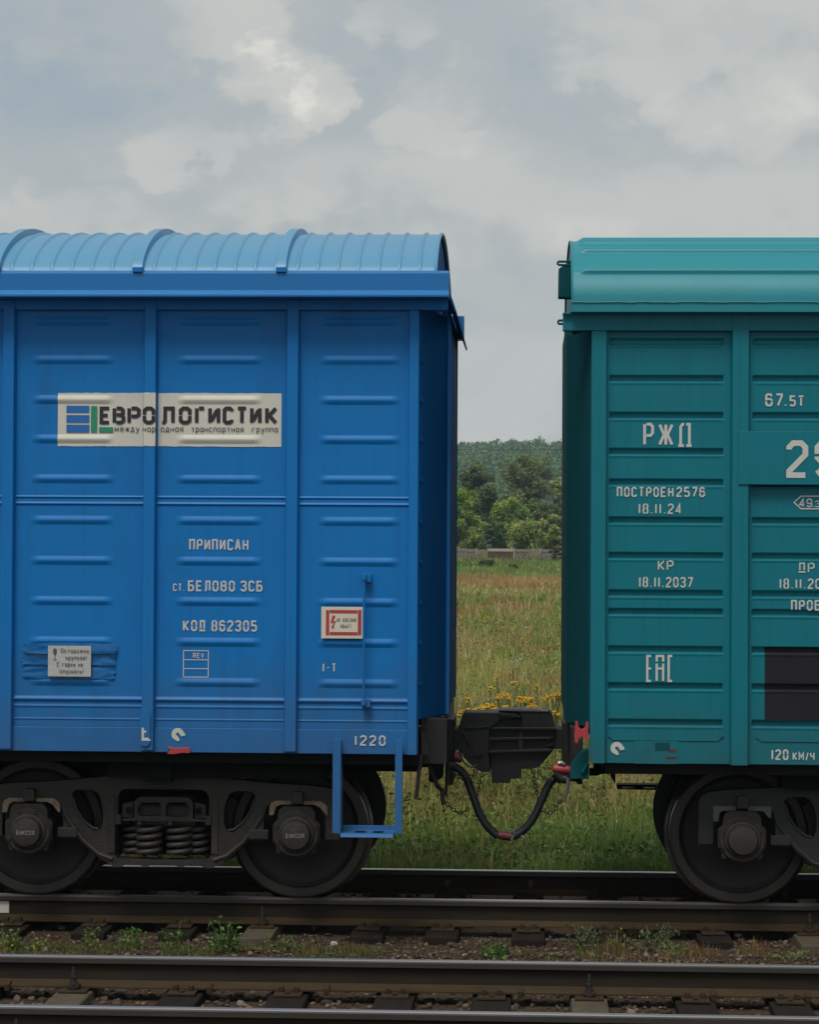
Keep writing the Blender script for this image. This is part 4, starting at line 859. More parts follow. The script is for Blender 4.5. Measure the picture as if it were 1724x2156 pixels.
chain('chain', [(640, 640), (615, 720), (600, 830)], -.25, cp); chain('chain', [(340, 890), (400, 950), (460, 970), (525, 935)], -.45, hs); chain('chain', [(590, 610), (550, 665), (470, 690), (390, 640)], -.4, hs)
chain('chain', [(1060, 615), (1075, 720), (1100, 850)], -.25, cp2); chain('chain', [(1140, 935), (1180, 975), (1240, 950), (1280, 880), (1330, 875)], -.45, ck); chain('chain', [(1105, 620), (1140, 675), (1215, 690), (1240, 640)], -.4, cp2)

# ================================================================== ground
def smooth(a, b, t): t = min(1, max(0, (t-a)/(b-a))); return t*t*(3-2*t)
def ground_z(y):
    z = -.255
    z += -.04*smooth(-6.6, -8.5, y) if y < -6.6 else 0
    z += .03*smooth(-2.9, -2.6, y)*(1-smooth(-1.75, -1.45, y))
    z -= .16*smooth(1.7, 3.2, y)
    z += .45*smooth(50, 120, y)+1.75*smooth(120, 205, y)+1.0*smooth(205, 420, y)
    if y > 420: z += 42*smooth(420, 1180, y)
    return z
ys = [-30, -14, -9, -8, -7, -6.6, -5, -3, -2.85, -2.7, -2.55, -1.65, -1.5, -1.3, -1, 1, 1.7, 2.1, 2.6, 3.2, 5, 10, 20, 35, 50, 65, 80, 95, 110, 120, 130, 140, 150, 160, 170, 180, 190, 200, 210, 240, 300, 360, 420]+[420+38*i for i in range(1, 22)]+[1300, 1600, 3000, 5500]
xsg = [-4000, -1500, -600, -300, -150, -60, -20, -8, 0, 8, 20, 60, 150, 300, 600, 1500, 4000]
def ground_mat():
    m, nt, b, N, L = mat_base('ground_soil_and_turf')
    tc = N('ShaderNodeTexCoord'); sp = N('ShaderNodeSeparateXYZ'); L(tc.outputs['Object'], sp.inputs[0])
    n = N('ShaderNodeTexNoise'); n.inputs['Scale'].default_value = 3.0; n.inputs['Detail'].default_value = 9; n.inputs['Roughness'].default_value = .7; L(tc.outputs['Object'], n.inputs['Vector'])
    n2 = N('ShaderNodeTexNoise'); n2.inputs['Scale'].default_value = 38; n2.inputs['Detail'].default_value = 5; L(tc.outputs['Object'], n2.inputs['Vector'])
    soil = N('ShaderNodeValToRGB'); e = soil.color_ramp.elements; e[0].position = .3; e[0].color = (.028, .020, .014, 1); e[1].position = .72; e[1].color = (.092, .064, .043, 1); L(n2.outputs['Fac'], soil.inputs[0])
    turf = N('ShaderNodeValToRGB'); e = turf.color_ramp.elements; e[0].position = .3; e[0].color = (.035, .045, .015, 1); e[1].position = .7; e[1].color = (.10, .095, .04, 1); L(n.outputs['Fac'], turf.inputs[0])
    r = N('ShaderNodeMapRange'); r.inputs[1].default_value = 2.0; r.inputs[2].default_value = 3.4; L(sp.outputs[1], r.inputs[0])
    mx = N('ShaderNodeMix'); mx.data_type = 'RGBA'; L(r.outputs[0], mx.inputs[0]); L(soil.outputs[0], mx.inputs[6]); L(turf.outputs[0], mx.inputs[7]); L(mx.outputs[2], b.inputs['Base Color'])
    b.inputs['Roughness'].default_value = .95; b.inputs['Specular IOR Level'].default_value = .1; bp = N('ShaderNodeBump'); bp.inputs['Distance'].default_value = .02; L(n2.outputs['Fac'], bp.inputs['Height']); L(bp.outputs[0], b.inputs['Normal'])
    return m
g = grid_mesh('ground', xsg, ys, lambda x, y: (x, y, ground_z(y)), ground_mat(), None); kind(g, 'structure')

# ------------------------------------------------------------------ tracks
PROF = [(-.075, -.18), (.075, -.18), (.075, -.170), (.030, -.158), (.010, -.140), (.009, -.055), (.016, -.046), (.037, -.040), (.0375, -.012), (.034, -.004), (.024, 0), (-.024, 0), (-.034, -.004), (-.0375, -.012), (-.037, -.040), (-.016, -.046), (-.009, -.055), (-.010, -.140), (-.030, -.158), (-.075, -.170)]
def rail_part(y, root, x0=-16, x1=19):
    mb = MB(); n = len(PROF); xs = [x0, x1]
    for i in range(n):
        j = (i+1) % n
        mb.mi = 1 if i in (9, 10, 11) else (2 if i in (7, 8, 12, 13) else (3 if i in (1, 2, 18, 19, 17, 3) else 0))
        mb.add([(x0, y+PROF[i][0], PROF[i][1]), (x1, y+PROF[i][0], PROF[i][1]), (x1, y+PROF[j][0], PROF[j][1]), (x0, y+PROF[j][0], PROF[j][1])], [(0, 1, 2, 3)])
    return mb.build('rail', [M['rust'], M['railtop'], M['railside'], M['foot']], root)
def bolt_stack(x, y, root):
    mb = MB(); z = -.165
    mb.lathe([(.0, .115), (.008, .115), (.009, .085), (.014, .083), (.014, .066), (.020, .064), (.020, .052), (.016, .050), (.016, .044), (.021, .042), (.021, .034), (.017, .032), (.024, .028), (.024, .014), (.017, .012), (.026, .008), (.026, -.012)], (x, y, z), 10, axis='z')
    return mb.build('clamp_bolt', M['cast'], root, smooth='auto')
def plate(x, y, side, sl, concrete):
    """tie plate under the rail with its spikes on the given side"""
    if concrete:
        MB().box(x-.085, x+.085, y-.17, y+.17, -.195, -.181).build('tie_plate', M['plate'], sl, bevel=.003)
        for s in (-1, 1): bolt_stack(x, y+s*.115, sl); MB().box(x-.035, x+.035, y+s*.10-.035, y+s*.10+.035, -.172, -.15).build('rail_clip', M['plate'], sl, bevel=.004)
    else:
        MB().box(x-.082, x+.082, y-.19, y+.19, -.196, -.181).build('tie_plate', M['plate'], sl, bevel=.003)
        for s in (-1, 1):
            for dx in (-.045, .045):
                d = .085 if dx < 0 else .092
                mb = MB(); mb.box(x+dx-.015, x+dx+.015, y+s*d-.02, y+s*d+.02, -.181, -.150); mb.build('spike', M['plate'], sl, bevel=.004)
            MB().box(x-.016, x+.016, y+s*.150-.016, y+s*.150+.016, -.181, -.166).build('spike', M['plate'], sl, bevel=.003)
def track(yc, xs_list, label, seed):
    r = random.Random(seed)
    t = empty('railway_track', (1.5, yc, -.20), label, 'railway track')
    for s in (-1, 1): rail_part(yc+s*.7975, t)
    for x, con in xs_list:
        a = r.uniform(-.012, .012)
        if con: sl = MB().prism([(x-.14, -.40), (x+.14, -.40), (x+.105, -.197), (x-.105, -.197)], yc-1.36+a, yc+1.36+a).build('sleeper', M['concrete'], t, bevel=.01)
        else: sl = MB().box(x-.115, x+.115, yc-1.21+a, yc+1.21+a, -.37, -.197+r.uniform(-.006, 0)).build('sleeper', M['wood'], t, bevel=.012)
        for s in (-1, 1): plate(x, yc+s*.7975, -1, sl, con)
    return t
def xg(u, v, y): return at(u, v, y).x
S1 = [(xg(u, 1960, -1.0), c) for u, c in ((20, 0), (195, 0), (376, 0), (549, 1), (774, 0), (931, 0), (1112, 0), (1286, 0), (1503, 0), (1708, 1))]
S1 = [(S1[0][0]-.55*i, 0) for i in (4, 3, 2, 1)]+S1+[(S1[-1][0]+.55*i, 0) for i in (1, 2, 3, 4)]
T2 = -4.1415
S2 = [(xg(u, 2085, T2+.72), c) for u, c in ((-40, 0), (157, 1), (386, 0), (608, 0), (832, 0), (1035, 0), (1240, 1), (1463, 0), (1661, 0), (1860, 0))]
S2 = [(S2[0][0]-.54*i, 0) for i in (4, 3, 2, 1)]+S2+[(S2[-1][0]+.54*i, 0) for i in (1, 2, 3, 4)]
tr1 = track(0, S1, 'railway track that both boxcars stand on, rails shaded under them', 1)
tr2 = track(T2, S2, 'empty railway track in the foreground with shiny rail heads', 2)
for u in (14, 440, 687, 1096, 1503, 1702):                                        # anti-creep clips on the foreground rail
    x = xg(u, 2075, T2+.7); y = T2+.7975
    mb = MB(); mb.prism([(y-.092, -.20), (y-.082, -.20), (y-.080, -.168), (y-.030, -.150), (y-.030, -.140), (y-.094, -.160)], x-.016, x+.016, axis='x'); mb.build('rail_anchor', M['plate'], tr2, bevel=.003)
mb = MB(); a = at(0, 1905, -.85)
mb.add([], [])
quadp = wrinkled('white_paint_mark', -4, 1895, 19, 1920, -.8075-.002, M['banner'], tr1, .0006, 6, 6, seed=5)
for u, v in ((941, 1857.5), (1117, 1857.5)):                                      # stamped marks in the far rail web
    c = at(u, v, .7885); mb = MB(); mb.prism([(c.x+.022*math.cos(t), c.z+.030*math.sin(t)) for t in [2*math.pi*i/14 for i in range(14)]], .7855, .7875); mb.build('chalk_mark', M['concrete'], tr1)

# ------------------------------------------------------------------ ballast: loose stones (nobody could count them)
def stones(name, n, xr, yfun, size, cols, seed, zf=None, mat=None):
    r = np.random.default_rng(seed)
    t = (1+5**.5)/2
    iv = np.array([(-1,t,0),(1,t,0),(-1,-t,0),(1,-t,0),(0,-1,t),(0,1,t),(0,-1,-t),(0,1,-t),(t,0,-1),(t,0,1),(-t,0,-1),(-t,0,1)], float); iv /= np.linalg.norm(iv[0])
    it = np.array([(0,11,5),(0,5,1),(0,1,7),(0,7,10),(0,10,11),(1,5,9),(5,11,4),(11,10,2),(10,7,6),(7,1,8),(3,9,4),(3,4,2),(3,2,6),(3,6,8),(3,8,9),(4,9,5),(2,4,11),(6,2,10),(8,6,7),(9,8,1)])
    x = r.uniform(*xr, n); y = yfun(r, n); z = np.array([ground_z(q) for q in y]) if zf is None else zf(r, x, y)
    s = size[0]+(size[1]-size[0])*r.random(n)**2.2
    V = iv[None]*r.uniform(.5, 1.35, (n, 12, 1)); V = V*(s[:, None, None])*r.uniform(.55, 1.15, (n, 1, 3)); V[:, :, 2] *= .75
    a = r.uniform(0, 6.28, n); ca, sa = np.cos(a)[:, None], np.sin(a)[:, None]
    X = V[:, :, 0]*ca-V[:, :, 1]*sa+x[:, None]; Y = V[:, :, 0]*sa+V[:, :, 1]*ca+y[:, None]; Z = V[:, :, 2]+(z+s*.25)[:, None]
    verts = np.stack([X, Y, Z], -1).reshape(-1, 3); F = (it[None]+12*np.arange(n)[:, None, None]).reshape(-1)
    pal = np.array(cols); c = pal[r.integers(0, len(pal), n)]*r.uniform(.6, 1.3, (n, 1))
    me = fast_mesh(name, verts, F, np.full(n*20, 3), mat or STONE, np.repeat(c, 12, 0)); return kind(link(name, me), 'stuff')
STONE = leafmat('ballast_stone', 0, .95); STONE.node_tree.nodes['Principled BSDF'].inputs['Specular IOR Level'].default_value = .1
PAL = [(.075, .056, .043), (.105, .077, .057), (.056, .045, .037), (.145, .11, .078), (.10, .066, .05), (.17, .14, .105)]
def yb(r, n):
    k = r.random(n)
    return np.where(k < .45, r.uniform(-2.9, -.9, n), np.where(k < .9, r.uniform(-6.3, -2.9, n), r.uniform(-.6, 2.3, n)))
stones('ballast', 8500, (-3.2, 6.6), lambda r, n: np.where(r.random(n) < .75, r.uniform(-6.3, -2.85, n), r.uniform(-1.5, 2.3, n)), (.010, .038), PAL, 3)
stones('ballast_chips', 9000, (-3.2, 6.6), lambda r, n: r.uniform(-3.0, -.9, n), (.006, .026), PAL, 5)
stones('ballast_grit', 5000, (-3.2, 6.6), lambda r, n: r.uniform(-3.2, -1.2, n), (.004, .014), PAL+[(.12, .085, .06)], 4)

# ------------------------------------------------------------------ vegetation
LEAF = leafmat('leaf', .25, .6); GRASS = leafmat('grass_blade', .3, .7); BARK = surf('bark', (.06, .05, .04), (.035, .03, .025), rough=.9, scale=12, bump=.01, bscale=20)
def blades(n, x, y, z, h, w, cols, seed, lean=.5, curl=.5):
    """n blades of five points each"""
    r = np.random.default_rng(seed); a = r.uniform(0, 6.283, n); l = r.normal(0, lean, n)*h; b = a+r.normal(0, .5, n)
    dx, dy = np.cos(a), np.sin(a); lx, ly = np.cos(b)*l, np.sin(b)*l
    f = r.uniform(-.9, .9, n); px, py = np.cos(f), np.sin(f)                                # blades show their width roughly to the track side
    V = np.zeros((n, 5, 3)); hw = w/2
    V[:, 0] = np.stack([x-px*hw, y-py*hw, z], -1); V[:, 1] = np.stack([x+px*hw, y+py*hw, z], -1)
    mx, my, mz = x+lx*.35, y+ly*.35, z+h*.6
    V[:, 2] = np.stack([mx+px*hw*.8, my+py*hw*.8, mz], -1); V[:, 3] = np.stack([mx-px*hw*.8, my-py*hw*.8, mz], -1)
    V[:, 4] = np.stack([x+lx, y+ly, z+h*(1-.25*np.minimum(1, np.abs(l)/np.maximum(h, .01)))], -1)
    o = 5*np.arange(n)[:, None]; L = np.concatenate([np.array([0, 1, 2, 3])+o, np.array([3, 2, 4])+o], 1).ravel(); s = np.tile([4, 3], n)
    return V.reshape(-1, 3), L, s, np.repeat(cols, 5, 0)
def leaves(P, size, r, cols, flat=.0):
    """quads turned at random round the points P"""
    n = len(P); d = r.normal(size=(n, 3)); d[:, 2] *= (1-flat); d /= np.linalg.norm(d, axis=1)[:, None]; e = np.cross(d, r.normal(size=(n, 3))); e /= np.linalg.norm(e, axis=1)[:, None]
    s = (size*r.uniform(.6, 1.4, n))[:, None]; q = s*.5
    V = np.stack([P-d*s, P+e*q, P+d*s, P-e*q], 1).reshape(-1, 3); return V, np.arange(4*n), np.full(n, 4), np.repeat(cols, 4, 0)
def merge(parts):
    o = 0; V, Lp, Sz, Cc = [], [], [], []
    for v, l, s, c in parts: V.append(v); Lp.append(np.asarray(l)+o); Sz.append(s); Cc.append(c); o += len(v)
    return np.concatenate(V), np.concatenate(Lp), np.concatenate(Sz), np.concatenate(Cc)
gz_v = np.vectorize(ground_z)
def lerp_cols(pal, n, r, var=.25):
    p = np.array(pal); c = p[r.integers(0, len(p), n)]; return c*r.uniform(1-var, 1+var, (n, 1))
def patch(x, y, sc, seed):
    r = np.random.default_rng(seed); v = 0
    for k in range(5): a = r.uniform(0, 6.28); f = sc*(1.6**k); v = v+np.sin((x*np.cos(a)+y*np.sin(a))*f+r.uniform(0, 6.28))/(1.25**k)
    return v/3.4
# tall grass behind the far rail: fresh green at the edge, browner and taller further in
def field_grass():
    r = np.random.default_rng(21); parts = []
    def band(n, y0, y1, xw, h, w, palA, palB, seed, lean=.35, thr=0.0):
        y = y0+(y1-y0)*r.random(n)**1.0; half_w = xw(y); x = 1.5-.045*(y+.0)+r.uniform(-1, 1, n)*half_w; p = patch(x, y, .55, seed)
        hh = r.uniform(h[0], h[1], n)*(1+.45*p); m = (p+r.normal(0, .22, n) > thr)[:, None]; p2 = patch(x, y, .28, seed+100)
        c = np.where(m, lerp_cols(palA, n, r), lerp_cols(palB, n, r)); c = c*(1+.45*p2)[:, None]; parts.append(blades(n, x, y, gz_v(y), np.maximum(hh, .04), w*r.uniform(.6, 1.4, n), c, seed+1, lean))
    FRESH = [(0.176, 0.27, 0.047), (0.216, 0.324, 0.068), (0.135, 0.223, 0.038), (0.257, 0.338, 0.108)]; OLIVE = [(0.311, 0.319, 0.089), (0.385, 0.37, 0.119), (0.252, 0.267, 0.071)]; STRAW = [(0.511, 0.403, 0.175), (0.417, 0.329, 0.134), (0.564, 0.457, 0.228), (0.403, 0.255, 0.108)]
    BRI = [(0.207, 0.31, 0.069), (0.241, 0.345, 0.092), (0.172, 0.27, 0.057), (0.276, 0.356, 0.127)]
    band(22000, 1.75, 3.6, lambda y: 4.2+y*0, (.06, .26), .012, BRI, FRESH, 31)
    band(30000, 3.2, 6.5, lambda y: 4.4+y*0, (.18, .46), .013, BRI, OLIVE+FRESH, 33, .45, .0)
    band(38000, 5.5, 13, lambda y: 4.2+.04*y, (.30, .75), .014, OLIVE+FRESH*2, OLIVE+STRAW[:1]+FRESH[:1], 35, .45, .0)
    band(36000, 12, 30, lambda y: 3.6+.06*y, (.30, .75), .018, OLIVE+FRESH[:2], STRAW, 37, .5, .05)
    band(34000, 28, 75, lambda y: 3.0+.07*y, (.3, .7), .030, OLIVE+FRESH[:2], STRAW, 39, .5, .05)
    band(24000, 70, 135, lambda y: 3.0+.07*y, (.25, .6), .050, OLIVE, STRAW+OLIVE, 41, .5, .0)
    band(12000, 134, 152, lambda y: 3.0+.07*y, (.35, .75), .055, [(.42, .24, .09), (.36, .22, .09), (.44, .28, .12)], STRAW, 43, .15, -.2)
    band(30000, 150, 197, lambda y: 3.0+.07*y, (.25, .70), .070, BRI+FRESH, [(.22, .28, .085), (.27, .30, .105)], 45, .2, -.1)
    for (n_, y0, y1, ex, hh_, w_, sd_) in ((11000, 1.8, 6.5, 9, (.10, .40), .022, 47), (15000, 6, 30, 12, (.3, .75), .035, 49), (14000, 28, 75, 22, (.3, .7), .07, 51), (9000, 70, 135, 34, (.25, .6), .13, 53), (5000, 134, 152, 40, (.35, .75), .14, 55), (12000, 150, 197, 46, (.25, .7), .16, 57)):
        band(n_, y0, y1, lambda y: ex+.02*y, hh_, w_, OLIVE+FRESH[:2], STRAW if y0 < 140 else OLIVE, sd_, .4, .0)
    n = 520; yy = 6.5+95*r.random(n)**1.5; xx = 1.5-.045*yy+r.uniform(-1, 1, n)*(2.8+.06*yy)                      # taller tufts standing out of the sward
    for i in range(n):
        k = int(r.integers(30, 70)); sp = r.uniform(.06, .22)*(1+.02*yy[i]); x = xx[i]+r.normal(0, sp, k); y = yy[i]+r.normal(0, sp, k); pal = [STRAW, OLIVE, FRESH, BRI, [(.36, .20, .09), (.30, .17, .08)]][int(r.choice(5, p=[.3, .25, .2, .1, .15]))]
        parts.append(blades(k, x, y, gz_v(y), r.uniform(.5, 1.0, k)*r.uniform(.6, 1.05), (.010+.0006*yy[i])*r.uniform(.6, 1.4, k), lerp_cols(pal, k, r), 900+i, .22))
    V, L_, s, c = merge(parts); me = fast_mesh('meadow_grass', V, L_, s, GRASS, c); return kind(link('meadow_grass', me), 'stuff')
field_grass()
# leafy herbs mixed into the meadow: broad leaves near the rail and small pale and yellow heads further out
def herbs():
    r = np.random.default_rng(52); parts = []
    n = 900; y = 1.9+3.9*r.random(n); x = 1.5+r.uniform(-4, 4, n)
    for i in range(n):
        k = int(r.integers(14, 34)); h = r.uniform(.12, .42); sp = r.uniform(.05, .14); P = np.stack([x[i]+r.normal(0, sp, k), y[i]+r.normal(0, sp, k), ground_z(y[i])+h*r.random(k)**.7], -1)
        base = np.array([(.12, .23, .045), (.17, .28, .06), (.09, .18, .05), (.18, .26, .10)])[int(r.integers(0, 4))]; parts.append(leaves(P, .028, r, base*r.uniform(.7, 1.35, (k, 1)), .3))
    n = 900; y = 4.5+9*r.random(n); x = 1.5+r.uniform(-4.5, 4.5, n)
    for i in range(n):
        k = int(r.integers(18, 44)); h = r.uniform(.25, .75); sp = r.uniform(.05, .16); P = np.stack([x[i]+r.normal(0, sp, k), y[i]+r.normal(0, sp, k), ground_z(y[i])+h*r.random(k)**.7], -1)
        base = np.array([(.11, .17, .04), (.15, .20, .05), (.085, .13, .035), (.20, .21, .07), (.22, .15, .07)][int(r.integers(0, 5))]); parts.append(leaves(P, .026, r, base*r.uniform(.7, 1.35, (k, 1)), .25))
    n = 1700; y = 6+60*r.random(n)**1.6; x = 1.4-.045*y+r.uniform(-1, 1, n)*(2.6+.06*y)
    for i in range(n):
        k = int(r.integers(16, 36)); h = r.uniform(.4, .8); sp = .10+.002*y[i]; P = np.stack([x[i]+r.normal(0, sp, k), y[i]+r.normal(0, sp, k), ground_z(y[i])+h*r.random(k)**.6], -1)
        pal = [(.20, .24, .07), (.27, .30, .12), (.30, .21, .10), (.36, .29, .16), (.17, .23, .07)]; base = np.array(pal[int(r.integers(0, 5))]); parts.append(leaves(P, .014+.00055*y[i], r, base*r.uniform(.7, 1.3, (k, 1)), .2))
    n = 700; y = 7+75*r.random(n)**1.7; x = 1.4-.045*y+r.uniform(-1, 1, n)*(2.6+.06*y)
    for i in range(n):
        k = int(r.integers(5, 13)); h = r.uniform(.5, .9); P = np.stack([x[i]+r.normal(0, .05, k), y[i]+r.normal(0, .05, k), ground_z(y[i])+h+r.normal(0, .012, k)], -1)
        base = np.array([(.50, .30, .02), (.42, .30, .05), (.55, .52, .42), (.30, .13, .05)][int(r.choice(4, p=[.28, .25, .07, .40]))]); parts.append(leaves(P, .012+.00045*y[i], r, base*r.uniform(.8, 1.2, (k, 1)), .9))
    n = 260; y = 176+21*r.random(n)**.6; x = -8+r.uniform(-1, 1, n)*12
    for i in range(n):
        k = 46; h = r.uniform(.5, 1.5)*(.4+.6*r.random()); sp = r.uniform(.15, .4); P = np.stack([x[i]+r.normal(0, sp, k), y[i]+r.normal(0, sp, k), ground_z(y[i])+h*r.random(k)**.8], -1)
        base = np.array([(.17, .20, .055), (.12, .16, .05), (.20, .20, .07), (.10, .145, .045), (.19, .14, .07)][int(r.integers(0, 5))]); parts.append(leaves(P, .075, r, base*r.uniform(.7, 1.3, (k, 1)), .1))
    V, L_, s, c = merge(parts); me = fast_mesh('meadow_herbs', V, L_, s, LEAF, c); return kind(link('meadow_herbs', me), 'stuff')
herbs()
# low grass and dry tufts between the two tracks
def verge():
    r = np.random.default_rng(61); parts = []
    for (n, y0, y1, h, pal, thr, seed) in ((7000, -3.0, -1.45, (.012, .05), [(.10, .14, .03), (.14, .155, .04), (.08, .11, .026)], .10, 5), (2400, -3.0, -1.5, (.02, .08), [(.22, .15, .06), (.26, .18, .08), (.17, .115, .045)], .34, 9)):
        x = r.uniform(-2.6, 5.6, n*3); y = r.uniform(y0, y1, n*3); p = patch(x, y, 2.2, seed); k = p > thr; x, y = x[k][:n], y[k][:n]; m = len(x)
        parts.append(blades(m, x, y, gz_v(y), r.uniform(*h, m), r.uniform(.003, .008, m), lerp_cols(pal, m, r), seed+70, .4))
    V, L_, s, c = merge(parts); me = fast_mesh('verge_grass', V, L_, s, GRASS, c); return kind(link('verge_grass', me), 'stuff')
verge()
def weed(u, v, h, k, pal, label, seed, spread=.08, leaf=.020, tall=True):
    """a leafy weed rooted between the tracks at the photograph's foot point"""
    d = fw + rt*((u-PW/2)/FPX) - up*((v-PH/2)/FPX); t = (-.22-CZ)/d.z; x, y = CX+d.x*t, CY+d.y*t; r = np.random.default_rng(seed)
    root = empty('weed', (x, y, -.22), label, 'weed', 'weeds between the tracks'); mb = MB(); P = []
    h *= 1.2; k = int(k*1.7); spread *= 1.35; ns = max(4, k//26)
    for i in range(ns):
        a = r.uniform(0, 6.28); e = r.uniform(.2, 1)*spread; hh = h*r.uniform(.55, 1.0) if i else h; tip = Vector((x+math.cos(a)*e, y+math.sin(a)*e*.7, -.25+hh)); b = Vector((x+math.cos(a)*e*.15, y+math.sin(a)*e*.1, -.27))
        path = [b.lerp(tip, q)+Vector((0, 0, .02*math.sin(q*3))) for q in (0, .3, .6, 1)]; mb.tube(path, [.004, .0035, .003, .0015], 5)
        for j in range(k//ns):
            q = r.uniform(.15, 1.02); c = b.lerp(tip, q); w = .35*spread*(1.15-q)+.008; P.append((c.x+r.normal(0, w), c.y+r.normal(0, w), c.z+r.normal(0, .012)))
    cols = lerp_cols(pal, len(P), r, .35); V, L_, s, c = leaves(np.array(P), leaf, r, cols, .35)
    mb.build('stem', STEM, root); link('foliage', fast_mesh('foliage', V, L_, s, LEAF, c), root)
STEM = surf('green_stem', (.10, .14, .035), (.14, .14, .05), rough=.8, scale=30)
WG = [(.065, .15, .03), (.09, .19, .04), (.055, .12, .03), (.12, .21, .05)]; WY = [(.15, .20, .045), (.19, .22, .065), (.12, .165, .038)]; WB = [(.075, .11, .06), (.10, .13, .075), (.13, .145, .06)]
for a in ((476, 2001, .20, 170, WG, 'tall bushy green weed left of the pale concrete sleeper end', 1, .09, .017), (278, 1992, .13, 110, WG, 'small round green weed right of the second dark sleeper from left', 2, .07, .015),
          (190, 1990, .12, 80, WY, 'sparse grassy weed in front of the second dark sleeper from left', 3, .08, .013), (366, 1985, .16, 70, WG, 'thin leaning weed in front of the third dark sleeper from left', 4, .07, .013),
          (18, 1994, .13, 100, WY, 'yellow green weed at the left edge between the tracks', 5, .09, .015), (84, 1996, .08, 50, WY, 'tiny weed between the two leftmost weeds of the verge', 6, .05, .012),
          (590, 1995, .10, 80, WY, 'low tuft of weed right of the concrete sleeper end near the middle', 7, .10, .013), (628, 1997, .09, 60, WB, 'dull low weed right of the tuft beside the middle concrete sleeper', 8, .08, .013),
          (1040, 2012, .10, 110, WG, 'bright green rosette weed below the middle of the verge', 9, .09, .020), (1222, 1990, .15, 190, WB, 'broad bluish weed clump left of the centre of the right verge', 10, .16, .013),
          (1370, 1992, .15, 210, WB, 'broad dark bluish weed clump in the right half of the verge', 11, .17, .013), (1300, 1998, .12, 120, WY, 'yellow green weed between the two broad bluish clumps', 12, .11, .013),
          (1420, 2005, .09, 80, WY, 'low yellow weed at the right foot of the dark bluish clump', 13, .10, .012), (1664, 2016, .07, 80, WY, 'low green weed left of the right concrete sleeper end', 14, .14, .012)):
    weed(*a)
# dry stalk tufts
def dry_tuft(u, v, h, k, label, seed, spread=.05):
    d = fw + rt*((u-PW/2)/FPX) - up*((v-PH/2)/FPX); t = (-.25-CZ)/d.z; x, y = CX+d.x*t, CY+d.y*t; r = np.random.default_rng(seed)
    xx = x+r.normal(0, spread, k); yy = y+r.normal(0, spread*.6, k); V, L_, s, c = blades(k, xx, yy, np.full(k, -.26), r.uniform(.4, 1, k)*h, r.uniform(.003, .007, k), lerp_cols([(.21, .135, .055), (.26, .17, .075), (.15, .10, .04)], k, r), seed, .15)
    me = fast_mesh('dry_grass_tuft', V, L_, s, GRASS, c); me.transform(Matrix.Translation((-x, -y, .25))); o = link('dry_grass_tuft', me, None, (x, y, -.25)); tag(o, label, 'grass tuft', 'dry grass tufts between the tracks')
for a in ((655, 2014, .13, 90, 'straw coloured grass tuft right of the middle concrete sleeper', 1), (742, 2013, .14, 120, 'straw coloured grass tuft left of the middle of the verge', 2, .05), (1288, 2012, .16, 130, 'dry grass tuft in front of the broad bluish weeds', 3, .05),
          (1466, 2012, .12, 70, 'upright brown stalks right of the broad bluish weeds', 4), (1588, 2016, .17, 90, 'tall reddish dry stalks near the right edge of the verge', 5, .06), (1140, 2012, .06, 60, 'short brown tuft left of the broad bluish weeds', 6, .05)): dry_tuft(*a)
# scraps and pale stones lying between the tracks
def scrap(u, v, s, mat, label, name, cat, seed):
    d = fw + rt*((u-PW/2)/FPX) - up*((v-PH/2)/FPX); t = (-.225-CZ)/d.z; x, y = CX+d.x*t, CY+d.y*t; r = random.Random(seed); bm = bmesh.new(); bmesh.ops.create_icosphere(bm, subdivisions=2, radius=s)
    for q in bm.verts: q.co *= r.uniform(.75, 1.15); q.co.z *= .62
    me = bpy.data.meshes.new(name); bm.to_mesh(me); bm.free(); me.materials.append(mat); o = link(name, me, None, (x, y, -.225)); tag(o, label, cat)
PALE = surf('pale_stone', (.42, .39, .34), (.30, .27, .23), rough=.9, scale=25)
scrap(702, 1985, .026, PALE, 'pale flat stone left of the straw tufts in the verge', 'stone', 'stone', 1); scrap(979, 2010, .020, PALE, 'small white stone lying close to the foreground rail', 'stone', 'stone', 2)
scrap(1553, 1967, .024, PALE, 'whitish stone under the right end of the wagon rail', 'stone', 'stone', 3); scrap(1556, 2019, .017, PALE, 'small white pebble right of the tall reddish stalks', 'stone', 'stone', 4)
scrap(1164, 1962, .016, surf('blue_plastic', (.03, .07, .30), (.3, .3, .34), rough=.4, scale=40), 'tiny crumpled blue plastic scrap left of the bluish weeds', 'plastic_scrap', 'litter', 5)

